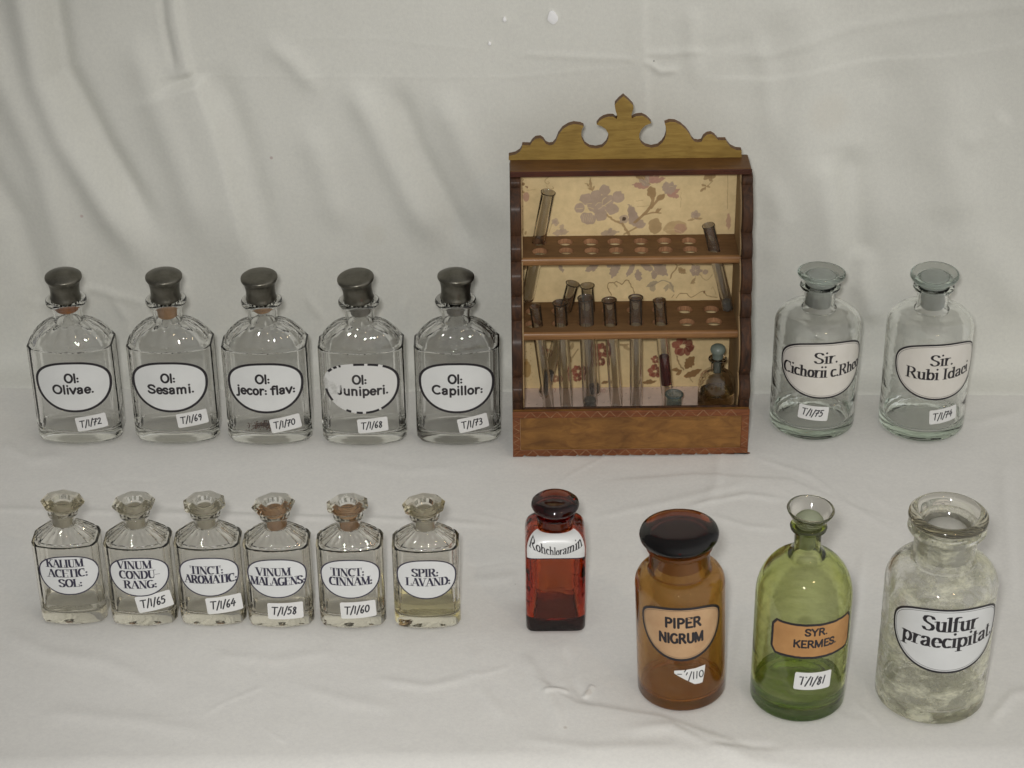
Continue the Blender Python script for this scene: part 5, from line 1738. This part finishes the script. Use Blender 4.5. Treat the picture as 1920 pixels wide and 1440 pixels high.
class Paint:
    """pigment laid down on a sheet; coordinates are pixels of the photograph mapped on to the sheet"""
    def __init__(self, px, py, base):
        self.x, self.y = px, py
        self.c = np.ones(px.shape + (3,)) * base
        r = np.random.default_rng(5)
        self.wx = sum(np.sin(px * r.uniform(.1, .7) + py * r.uniform(.1, .7) + r.uniform(0, 6)) for _ in range(8)) * .30
        self.wy = sum(np.sin(px * r.uniform(-.7, .7) + py * r.uniform(.1, .7) + r.uniform(0, 6)) for _ in range(8)) * .30
    def lay(self, m, colr, k=1.0):
        m = np.clip(m, 0, 1)[..., None] * k
        self.c = self.c * (1 - m) + np.array(colr) * m
    def ell(self, cx, cy, rx, ry, ang, colr, k=1.0, soft=.8, warp=1.0):
        a = math.radians(ang)
        dx, dy = self.x + self.wx * warp - cx, self.y + self.wy * warp - cy
        u, v = dx * math.cos(a) + dy * math.sin(a), -dx * math.sin(a) + dy * math.cos(a)
        d = (np.hypot(u / rx, v / ry) - 1) * min(rx, ry)
        self.lay(.5 - d / soft, colr, k)
    def line(self, pts, w, colr, k=1.0, soft=.8, w2=None, warp=.6):
        pts2 = pts
        if len(pts) > 2:      # smooth the line
            pts2 = []
            P_ = [pts[0]] + list(pts) + [pts[-1]]
            for i in range(1, len(P_) - 2):
                for t in np.linspace(0, 1, 6, endpoint=False):
                    p0, p1, p2, p3 = map(np.array, P_[i - 1:i + 3])
                    pts2.append(tuple(.5 * ((2 * p1) + (-p0 + p2) * t + (2 * p0 - 5 * p1 + 4 * p2 - p3) * t * t + (-p0 + 3 * p1 - 3 * p2 + p3) * t ** 3)))
            pts2.append(tuple(pts[-1]))
        d, s_, t = seg_dist(self.x + self.wx * warp, self.y + self.wy * warp, pts2)
        ww = w if w2 is None else w + (w2 - w) * t
        self.lay(.5 - (d - ww / 2) / soft, colr, k)
    def leaf(self, x0, y0, x1, y1, w, colr, k=1.0):
        L = math.hypot(x1 - x0, y1 - y0)
        dx, dy = (x1 - x0) / L, (y1 - y0) / L
        xx, yy = self.x + self.wx, self.y + self.wy
        u = ((xx - x0) * dx + (yy - y0) * dy) / L
        v = -(xx - x0) * dy + (yy - y0) * dx
        prof = w / 2 * np.sin(np.clip(u, 0, 1) * PI) ** .75 * (1.1 - .2 * np.clip(u, 0, 1)) + w * .05 * np.sin(u * 26)
        self.lay(np.where((u > 0) & (u < 1), .5 + (prof - np.abs(v)) / .8, 0), colr, k)
    def bloom(self, cx, cy, r, colr, n=5, k=1.0, rot=0.0, core=None):
        for i in range(n):
            a = rot + 2 * PI * i / n
            self.ell(cx + r * .58 * math.cos(a), cy + r * .52 * math.sin(a), r * .5, r * .42, math.degrees(a), colr, k)
        self.ell(cx, cy, r * .5, r * .45, 0, colr, k)
        if core is not None:
            for i in range(n):
                a = rot + 2 * PI * (i + .5) / n
                self.line([(cx, cy), (cx + r * .5 * math.cos(a), cy + r * .45 * math.sin(a))], .7, core, .6)

def paper_sheet(name, P00, du, dv, nx, ny, paint, mat, parent):
    U, Vv = np.meshgrid(np.linspace(0, 1, nx), np.linspace(0, 1, ny))
    P = np.array(P00)[None, None] + U[..., None] * np.array(du) + Vv[..., None] * np.array(dv)
    d = P - CP
    z = d @ FW
    px, py = 960 + FPX * (d @ R2) / z, 720 - FPX * (d @ U2) / z
    colr = paint(px, py)
    o = grid_obj(name, P - RO, mat)
    at_ = o.data.color_attributes.new("print", 'FLOAT_COLOR', 'POINT')
    c4 = np.ones((nx * ny, 4), np.float32)
    c4[:, :3] = colr.reshape(-1, 3)
    at_.data.foreach_set("color", c4.ravel())
    o.parent = parent
    return o

def paint_wall(px, py):
    base = np.array((0.76, 0.585, 0.32))
    p = Paint(px, py, base)
    r = np.random.default_rng(8)
    blot = sum(np.sin(px * r.uniform(-.09, .09) + py * r.uniform(-.09, .09) + r.uniform(0, 6)) for _ in range(10)) / 10
    p.c *= (1 + .05 * blot)[..., None]
    grey = np.array((0.45, 0.335, 0.25)); brown = np.array((0.37, 0.24, 0.115)); pink = np.array((0.48, 0.27, 0.20)); cream = np.array((0.72, 0.56, 0.31))
    red = np.array((0.26, 0.075, 0.050)); dred = np.array((0.16, 0.05, 0.03)); dbr = np.array((0.20, 0.10, 0.035)); lilac = np.array((0.36, 0.29, 0.20))
    def c3(x, y): return 940 + x / 6.26, 280 + y / 6.26
    def c4(x, y): return 1180 + x / 6.26, 280 + y / 6.26
    def c5(x, y): return 940 + x / 7.2, 480 + y / 7.2
    def c6(x, y): return 1180 + x / 7.2, 480 + y / 7.2
    def c1(x, y): return 940 + x / 6.26, 640 + y / 6.26
    def c2(x, y): return 1180 + x / 6.26, 640 + y / 6.26
    def E3(f, x, y, rx, ry, a, c, k=1.0, s=6.26): p.ell(*f(x, y), rx / s, ry / s, a, c, k)
    # --- top compartment: big grey bloom
    for x, y, rx, ry, a in ((1215, 480, 68, 62, 0), (1370, 560, 72, 72, 0), (1110, 540, 66, 60, 20), (1000, 585, 76, 66, 0), (920, 690, 60, 58, 0), (1020, 810, 92, 70, 20), (1165, 770, 74, 72, 0), (1300, 700, 78, 66, 0), (1130, 660, 120, 88, 0), (1230, 600, 90, 70, 0)):
        E3(c3, x, y, rx, ry, a, grey, .95)
    for ln in ([(1180, 640), (1190, 590), (1230, 560)], [(1100, 660), (1130, 630), (1170, 625)], [(990, 680), (1040, 680), (1080, 705)], [(1140, 700), (1190, 670), (1290, 600)], [(1180, 655), (1230, 665)], [(880, 700), (960, 690)], [(1000, 640), (1060, 640)]):
        p.line([c3(*q) for q in ln], 1.2, cream, .8)
    for k in range(6):
        p.line([c3(950 + k * 24, 760), c3(965 + k * 20, 800), c3(960 + k * 24, 850)], .7, cream, .6)
    p.leaf(*c3(1060, 490), *c3(1040, 330), 4.5, brown, .8)
    p.line([c3(1070, 490), c3(1030, 430), c3(1050, 340)], 1.3, brown, .8)
    for a, b in (((1035, 440), (985, 390)), ((1060, 470), (1005, 460)), ((1065, 480), (1090, 430))):
        p.leaf(*c3(*a), *c3(*b), 3.5, brown, .8)
    # curl above the first tube
    p.line([c3(560, 320), c3(510, 370), c3(540, 410), c3(565, 390), c3(545, 380)], 1.0, brown, .7)
    p.line([c3(530, 430), c3(560, 470), c3(610, 460), c3(600, 440)], 1.0, brown, .7)
    p.line([c3(300, 480), c3(400, 472)], .9, brown, .5)
    # branch
    p.line([c3(1240, 770), c3(1330, 840), c3(1400, 860), c3(1470, 950), c3(1500, 1005)], 3.2, brown, .85, w2=5)
    p.line([c3(1440, 1000), c3(1560, 930), c3(1640, 900)], 3.0, brown, .8)
    p.ell(*c3(1440, 820), 8, 8, 0, grey, .8)
    p.ell(*c3(1440, 818), 3.0, 3.4, 0, (0.06, .035, .02), .9)
    p.leaf(*c3(1600, 900), *c3(1490, 650), 17, grey * .9, .9)
    p.leaf(*c4(60, 900), *c4(20, 650), 17, grey * .9, .9)
    p.ell(*c4(90, 860), 17, 9, 20, grey * .95, .9)
    p.line([c4(60, 860), c4(150, 780), c4(230, 700), c4(275, 610), c4(262, 500)], 4.5, brown, .92, w2=7.5)
    p.line([c4(260, 690), c4(330, 600), c4(400, 540)], 3.2, brown, .92, w2=5)
    p.ell(*c4(262, 505), 8.5, 11, 0, brown, .95)
    p.ell(*c4(370, 560), 9, 5, -40, brown, .95)
    p.line([c4(150, 775), c4(300, 740), c4(370, 750)], 2.6, brown, .9)
    p.leaf(*c4(300, 740), *c4(380, 690), 5, brown, .9)
    # lotus
    for a, b, w, cc in (((250, 420), (60, 300), 9, brown), ((240, 410), (130, 280), 9, brown), ((240, 400), (190, 270), 9, grey), ((250, 400), (270, 270), 10, pink), ((255, 400), (350, 290), 9, pink), ((230, 440), (30, 410), 11, pink), ((260, 400), (430, 330), 9, pink), ((240, 430), (110, 350), 10, grey)):
        p.leaf(*c4(*a), *c4(*b), w, cc, .92)
    for a, b in (((210, 400), (150, 310)), ((235, 400), (205, 310)), ((180, 410), (90, 340))):
        p.line([c4(*a), c4(*b)], .7, cream, .7)
    # bud
    for a, b, w, cc in (((430, 530), (430, 370), 13, grey), ((450, 520), (510, 380), 15, grey), ((440, 530), (590, 470), 12, pink), ((440, 520), (595, 560), 10, pink), ((430, 520), (550, 420), 14, grey)):
        p.leaf(*c4(*a), *c4(*b), w, cc, .92)
    p.line([c4(470, 440), c4(520, 430)], 1, cream, .7)
    # right sprigs
    p.bloom(*c4(940, 310), 11, brown, 5, .85)
    p.line([c4(980, 370), c4(930, 420), c4(850, 470)], 1.2, brown, .85)
    for a, b in (((880, 450), (830, 505)), ((890, 440), (885, 490)), ((920, 410), (945, 455)), ((900, 430), (840, 415))):
        p.leaf(*c4(*a), *c4(*b), 4, brown, .85)
    p.bloom(*c4(775, 770), 9, grey, 5, .8)
    p.leaf(*c4(770, 810), *c4(860, 815), 4, brown, .7)
    p.leaf(*c4(770, 820), *c4(680, 830), 4, brown, .7)
    p.ell(*c4(300, 900), 12, 15, 0, brown, .75)
    p.ell(*c4(540, 920), 22, 13, -10, brown * 1.15, .6)
    p.ell(*c4(600, 930), 12, 9, 0, pink, .6)
    p.line([c4(360, 990), c4(440, 950), c4(540, 940), c4(620, 980)], 1.2, cream, .6)
    p.ell(*c4(1165, 850), 4, 16, 0, pink, .7)
    p.line([c4(1150, 270), c4(1155, 400), c4(1150, 700)], 1.0, dbr, .5)
    p.leaf(*c3(600, 990), *c3(790, 960), 13, grey, .75)
    p.leaf(*c3(700, 980), *c3(720, 880), 9, grey, .7)
    p.bloom(*c3(630, 855), 7, grey, 5, .7)
    p.line([c3(560, 980), c3(590, 880)], 1.4, brown, .6)
    p.leaf(*c3(1160, 990), *c3(1380, 970), 12, grey * .9, .8)
    p.leaf(*c3(1250, 990), *c3(1300, 930), 9, grey * .9, .8)
    for ln in ([(75, 605), (160, 600)], [(90, 675), (230, 660)]):
        p.line([c4(*q) for q in ln], .6, dbr, .6)
    p.line([c4(608, 510), c4(600, 680)], .6, dbr, .5)
    # frayed darker paper at the left edge
    r2 = np.random.default_rng(3)
    for k in range(60):
        y = r2.uniform(330, 570)
        x = 975 + abs(r2.normal(0, 5.0))
        cc = [dred, dbr, brown, cream * 1.1, np.array((.33, .2, .08))][r2.integers(0, 5)]
        p.ell(x, y, r2.uniform(1, 3.5), r2.uniform(1, 4.5), r2.uniform(0, 180), cc, .8)
    p.ell(*c3(290, 560), 6, 9, 0, pink, .8)
    # --- middle compartment
    for a, b, w in (((1330, 90), (1130, 205), 12), ((1270, 90), (1240, 210), 12), ((780, 110), (830, 220), 8), ((1560, 90), (1490, 300), 17), ((1480, 90), (1430, 160), 10), ((1570, 90), (1590, 190), 10), ((1800, 100), (1690, 290), 11)):
        p.leaf(*c5(*a), *c5(*b), w, grey * .92, .92)
    for a, b, w in (((100, 180), (140, 340), 14), ((150, 100), (330, 200), 12), ((330, 100), (520, 270), 20), ((330, 200), (340, 310), 12), ((470, 100), (280, 110), 9)):
        p.leaf(*c6(*a), *c6(*b), w, grey * .92, .92)
    p.line([c6(550, 300), c6(580, 230), c6(640, 150), c6(620, 100)], 2.4, brown, .9)
    p.line([c6(660, 130), c6(760, 100), c6(860, 120)], 1.4, brown, .9)
    p.leaf(*c6(660, 180), *c6(770, 240), 10, brown, .85)
    p.leaf(*c6(660, 160), *c6(760, 200), 7, brown, .8)
    p.bloom(*c6(895, 195), 11, grey * .95, 6, .9, core=cream)
    p.ell(*c6(1025, 210), 5.5, 5, 0, grey, .85)
    p.line([c6(950, 250), c6(1040, 330), c6(1120, 250)], 1.1, brown, .8)
    p.leaf(*c6(890, 300), *c6(830, 380), 8, brown, .8)
    p.line([c6(900, 260), c6(880, 320)], 1, brown, .8)
    p.leaf(*c6(380, 340), *c6(230, 420), 9, lilac, .8)
    p.leaf(*c6(300, 380), *c6(330, 490), 12, lilac, .7)
    p.line([c6(300, 400), c6(400, 350), c6(470, 330), c6(560, 380), c6(600, 470)], 1.6, lilac * .9, .8)
    p.leaf(*c6(520, 380), *c6(480, 490), 8, lilac, .7)
    p.leaf(*c6(540, 360), *c6(600, 480), 9, lilac, .6)
    p.line([c6(1110, 450), c6(1130, 420), c6(1170, 520)], .9, brown, .6)
    # torn, stained patches
    for f, pts in ((c5, [(1490, 525), (1445, 450), (1440, 375), (1500, 355), (1520, 365), (1560, 345), (1625, 380), (1680, 330), (1715, 330), (1740, 380), (1790, 470), (1790, 530)]),):
        q = [f(*a) for a in pts]
        p.ell(*f(1620, 470), 22, 14, 5, cream * 1.12, .8)
        p.line(q, 1.5, dbr, .85)
        p.line([f(1530, 370), f(1560, 410)], 2.5, dbr, .5)
    p.ell(*c6(740, 580), 14, 11, 0, cream * 1.1, .7)
    p.line([c6(630, 570), c6(680, 510), c6(770, 505), c6(830, 560), c6(900, 520), c6(990, 480), c6(1060, 540), c6(1190, 560)], 1.3, dbr, .8)
    p.ell(*c6(1010, 490), 2.5, 2.2, 0, dbr, .8)
    p.line([c6(575, 560), c6(605, 520)], 1.3, dbr, .8)
    # --- bottom compartment: redder, less faded
    def rose(cx, cy, r_, k=.9):
        for i in range(9):
            a = i * 2.4
            p.ell(cx + r_ * .6 * math.cos(a), cy + r_ * .5 * math.sin(a), r_ * .36, r_ * .30, math.degrees(a), red * (1 + .35 * math.sin(i * 2.1)), k)
        for i in range(6):
            a = i * 1.1
            p.line([(cx + r_ * .2 * math.cos(a), cy + r_ * .2 * math.sin(a)), (cx + r_ * .6 * math.cos(a + .5), cy + r_ * .5 * math.sin(a + .5))], .8, cream * .9, .55)
    rose(*c2(630, 60), 22)
    rose(*c2(300, 350), 15)
    rose(*c2(310, 215), 9)
    rose(*c1(1175, 110), 17)
    rose(*c1(1160, 240), 10)
    rose(*c1(900, 350), 13)
    rose(*c1(890, 430), 9)
    rose(*c1(640, 440), 8, .7)
    rose(*c1(545, 130), 9, .6)
    p.line([c1(800, 350), c1(860, 340), c1(930, 290)], 1.2, dbr, .8)
    p.line([c1(830, 190), c1(880, 120), c1(900, 100)], 3, brown, .8)
    p.leaf(*c1(810, 100), *c1(850, 10), 7, brown, .7)
    p.leaf(*c1(820, 250), *c1(800, 160), 6, brown, .8)
    p.leaf(*c1(1390, 40), *c1(1500, 40), 5, brown, .8)
    p.leaf(*c1(1430, 50), *c1(1510, 105), 8, brown, .7)
    p.line([c2(560, 170), c2(580, 260), c2(640, 330)], 2.6, brown * .9, .9)
    p.leaf(*c2(660, 320), *c2(760, 180), 18, dbr * 1.2, .9)
    p.leaf(*c2(640, 420), *c2(850, 330), 12, dbr * 1.2, .9)
    p.leaf(*c2(620, 340), *c2(490, 330), 7, dbr * 1.2, .85)
    p.leaf(*c2(620, 350), *c2(550, 400), 7, dbr * 1.2, .85)
    p.line([c2(700, 410), c2(740, 480)], 1.6, brown, .8)
    p.leaf(*c2(160, 485), *c2(330, 470), 8, dbr, .85)
    p.leaf(*c1(1170, 492), *c1(1260, 470), 6, dbr, .85)
    p.ell(*c1(300, 330), 7, 16, 0, np.array((.40, .22, .06)), .7)
    p.ell(*c1(290, 240), 4, 6, 0, np.array((.40, .22, .06)), .6)
    for k in range(26):
        p.ell(r2.uniform(978, 1000), r2.uniform(640, 715), r2.uniform(.5, 1.4), r2.uniform(.5, 1.6), 0, np.array((.38, .22, .08)), .6)
    return p.c

def paint_floor(px, py):
    p = Paint(px, py, np.array((0.78, 0.62, 0.53)))
    r = np.random.default_rng(12)
    dk, rd = np.array((.17, .11, .09)), np.array((.30, .07, .06))
    for k in range(90):
        x, y = r.uniform(975, 1370), r.uniform(722, 775)
        L = r.uniform(1.5, 4)
        p.line([(x, y), (x + L, y - L * r.uniform(.1, .7))], .6, dk, .75, warp=.2)
    p.line([(1039, 728), (1042, 730), (1040, 735)], 1.0, rd, .8, warp=.2)
    p.line([(1126, 729), (1128, 732), (1126, 736)], 1.0, rd, .8, warp=.2)
    p.line([(1130, 736), (1131, 730), (1134, 730), (1134, 736)], 1.0, rd, .8, warp=.2)
    return p.c

M['wallpaper'] = vcol_mat('faded_floral_paper')
M['newspaper'] = vcol_mat('pinkish_printed_paper', .9, .08)
zp0, zp1 = Z_FLOOR, Z_TB - .0044
paper_sheet("floral_paper", (XI0, YB, zp0), (XI1 - XI0, 0, 0), (0, 0, zp1 - zp0), 620, 640, paint_wall, M['wallpaper'], back)
paper_sheet("lining_paper", (XI0, YF + .0068, Z_FLOOR), (XI1 - XI0, 0, 0), (0, YB - YF - .007, 0), 360, 160, paint_floor, M['newspaper'], bpy.data.objects["floor_board"])

# ------------------------------------------------------------------ test tubes and little vessels standing in the rack
GT = "test tubes in the wooden rack"
def tube(top, bot, r, mat, label, residue=None, lip=1.18):
    """glass test tube between two world points (mouth, rounded tip)"""
    top, bot = Vector(top), Vector(bot)
    ax = top - bot
    L = ax.length * 1000
    t = thing("test_tube", label, "test tube", tuple(bot), 0, GT)
    t.rotation_mode = 'QUATERNION'
    t.rotation_quaternion = Vector((0, 0, 1)).rotation_difference(ax.normalized())
    w = .75
    out = [(0.01, 0)] + arc(0, r, r, -85, 0, 8) + [(r, L * .5), (r, L - 2.2), (r * 1.03, L - 1.3), (r * lip, L - .5), (r * lip, L - .1), (r * (lip - .06), L)]
    inn = [(r * 1.0, L - .5), (r - w, L - 2.0), (r - w, L * .5), (r - w, r)] + [(a, b) for a, b in arc(0, r, r - w, 0, -85, 8)][1:]
    V, F = loft(lathe_rings([(a / 1000, b / 1000) for a, b in out + inn], 40))
    new_obj("glass_wall", V, F, M[mat], t, True, 60)
    if residue:
        (c, z0, z1) = residue
        pr = [(0.01, z0)] + [(r - w - .08, z0 + 1), (r - w - .08, z1), (0.01, z1 + .2)]
        lathe_obj("dried_residue", pr, M[c], t, 32, 50)
    return t
M['res_red'] = worn_mat('red_brown_film', (0.16, 0.03, 0.03), -1, -.5, .62)
M['res_blue'] = worn_mat('bluish_crust', (0.27, 0.28, 0.26), -1, -.5, .35)
M['res_grey'] = worn_mat('greyish_crust', (0.25, 0.25, 0.24), -1, -.5, .55)

YLF, YLB = ly[0], ly[1]
YUF, YUB = uy[0], uy[1]
def lower(rim, low, r, Y, mat, label, ybot=None, residue=None, lip=1.18, zb=.0168):
    top = aty(rim[0], rim[1], Y)
    Yb_ = Y if ybot is None else ybot
    q = aty(low[0], low[1], Yb_)
    # continue the seen line down to the floor
    a = aty(low[0], low[1], Y + (Yb_ - Y) * .9)
    k = (top[2] - zb) / (top[2] - a[2])
    bot = top + (a - top) * k
    return tube(top, bot, r, mat, label, residue, lip)
lower((1003, 574), (1027, 752), 4.0, YLF - .002, 'tube', "narrow test tube leaning outwards at the far left of the lower shelf", lip=1.05)
lower((1050, 567), (1062, 752), 4.6, YLF, 'tube', "flared test tube second from left in the front row of holes")
lower((1074, 531), (1017, 748), 4.3, YLB, 'tube', "test tube leaning left behind the others, crossing them low down", residue=('res_grey', 3, 22))
lower((1101, 535), (1116, 752), 4.5, YLB, 'tube', "upright test tube in the back row of the lower shelf", residue=('res_grey', 3, 10))
lower((1098, 558), (1106, 752), 5.3, YLF, 'tube_dim', "widest and cloudiest test tube, third in the front row", residue=('res_blue', 3, 9), lip=1.12)
lower((1142, 562), (1155, 752), 4.6, YLF, 'tube', "flared test tube fourth in the front row, leaning slightly right")
lower((1192, 557), (1192.5, 752), 4.5, YLF, 'tube_dim', "straight upright test tube fifth in the front row")
lower((1236, 562), (1252, 752), 4.4, YLF, 'tube', "clear test tube with a red stain low inside, beside the small cup", residue=('res_red', 20, 44), lip=1.05)
tube(aty(1028, 360, YUB), aty(988, 566, YUB + .004), 4.7, 'tube', "tall test tube standing askew at the left of the upper shelf", lip=1.12)
tube(aty(1328, 422, YUF - .001), aty(1366, 583, YLF + .012), 4.1, 'tube_dim', "dull test tube with bluish tip leaning through the upper shelf at right", ('res_blue', .9, 9), lip=1.1)

# little cup
cp = aty(1264, 738, YF + .024)
ct = thing("glass_cup", "tiny thick-rimmed greenish glass cup on the rack floor", "cup", (cp[0], cp[1], Z_FLOOR + .0003))
H_ = (cp[2] - Z_FLOOR) * 1000
V, F = loft(lathe_rings([(a / 1000, b / 1000) for a, b in [(3.6, 0), (5.2, .3), (5.6, 1.5), (5.7, H_ - 2.5), (6.6, H_ - 1.2), (6.7, H_ - .4), (6.2, H_), (5.3, H_ - .5), (4.9, H_ - 2.5), (4.8, 2), (4.2, 1.2), (1, 1.0)]], 48))
new_obj("cup_wall", V, F, wall_glass('greenish_cup_glass', (0.92, 0.96, 0.95), (.06, .03, .035), 0.1, 60, ((0.22, 0.27, 0.26), .2, .7, .5, 60, (1, 1, 1), 4.0)), ct, True, 60)
lathe_obj("cup_base", [(0, .2), (4.8, .4), (5.0, 1.2), (0, 1.6)], M['frost_blue'], ct, 40, 60)

# small stoppered bottle in the right corner
bp = aty(1345, 752, YF + .020)
bt = thing("small_reagent_bottle", "small round-shouldered bottle with greenish glass stopper in the rack's right corner", "bottle", (bp[0] - .0007, YF + .0235, Z_FLOOR + .0003))
YV = YF + .0235
zs_ = lambda py: (aty(1345, py, YV)[2] - Z_FLOOR) * 1000
R_ = 13.2
zsh, znk, zrm = zs_(718), zs_(697), zs_(672)
outp = [(R_ * .85, .3), (R_ - 1, 0), (R_, 1.2), (R_, zsh * .5), (R_, zsh - 2)]
outp += [(4.9 + (R_ - 4.9) * math.cos(a) ** .8, zsh - 2 + (znk - zsh + 2) * math.sin(a)) for a in np.linspace(.1, 1.5, 9)]
outp += [(4.6, znk + 1), (4.5, zrm - 2.2), (5.6, zrm - 1.6), (6.6, zrm - .7), (6.4, zrm), (5.0, zrm + .4)]
inp = [(3.9, zrm + .3), (3.6, zrm - 1), (3.6, znk)] + [(3.6 + (R_ - 1.4 - 3.6) * math.cos(a) ** .8, zsh - 3 + (znk - zsh + 1.5) * math.sin(a)) for a in np.linspace(1.4, .1, 8)] + [(R_ - 1.4, zsh * .5), (R_ - 1.5, 4), (R_ - 4, 2.2), (2, 2.4)]
V, F = loft(lathe_rings([(a / 1000, b / 1000) for a, b in outp + inp], 64))
new_obj("glass_body", V, F, wall_glass('vial_glass', (0.98, 0.975, 0.96), None, 0.2, 90), bt, True, 45)
lathe_obj("liquid", [(0, 2.3), (2, 2.3), (R_ - 4, 2.1), (R_ - 1.4, 4.1), (R_ - 1.3, zsh - 6), (0, zsh - 6)], M['liquid_vial'], bt, 64, 40)
stp = lathe_obj("stopper", [(0, zrm + .2), (3.6, zrm + .2), (3.9, zrm + 1.4), (3.7, zrm + 2.8), (4.3, zrm + 4.0), (5.2, zrm + 5.6), (5.4, zrm + 7.2), (4.9, zrm + 8.8), (3.6, zrm + 10.0), (1.8, zrm + 10.6), (0, zrm + 10.8)], M['frost_blue'], bt, 40, 60)
lathe_obj("ground_plug", [(0, znk - .5), (2.9, znk - .5), (3.3, zrm), (0, zrm)], M['frost_blue'], stp, 40, 60)
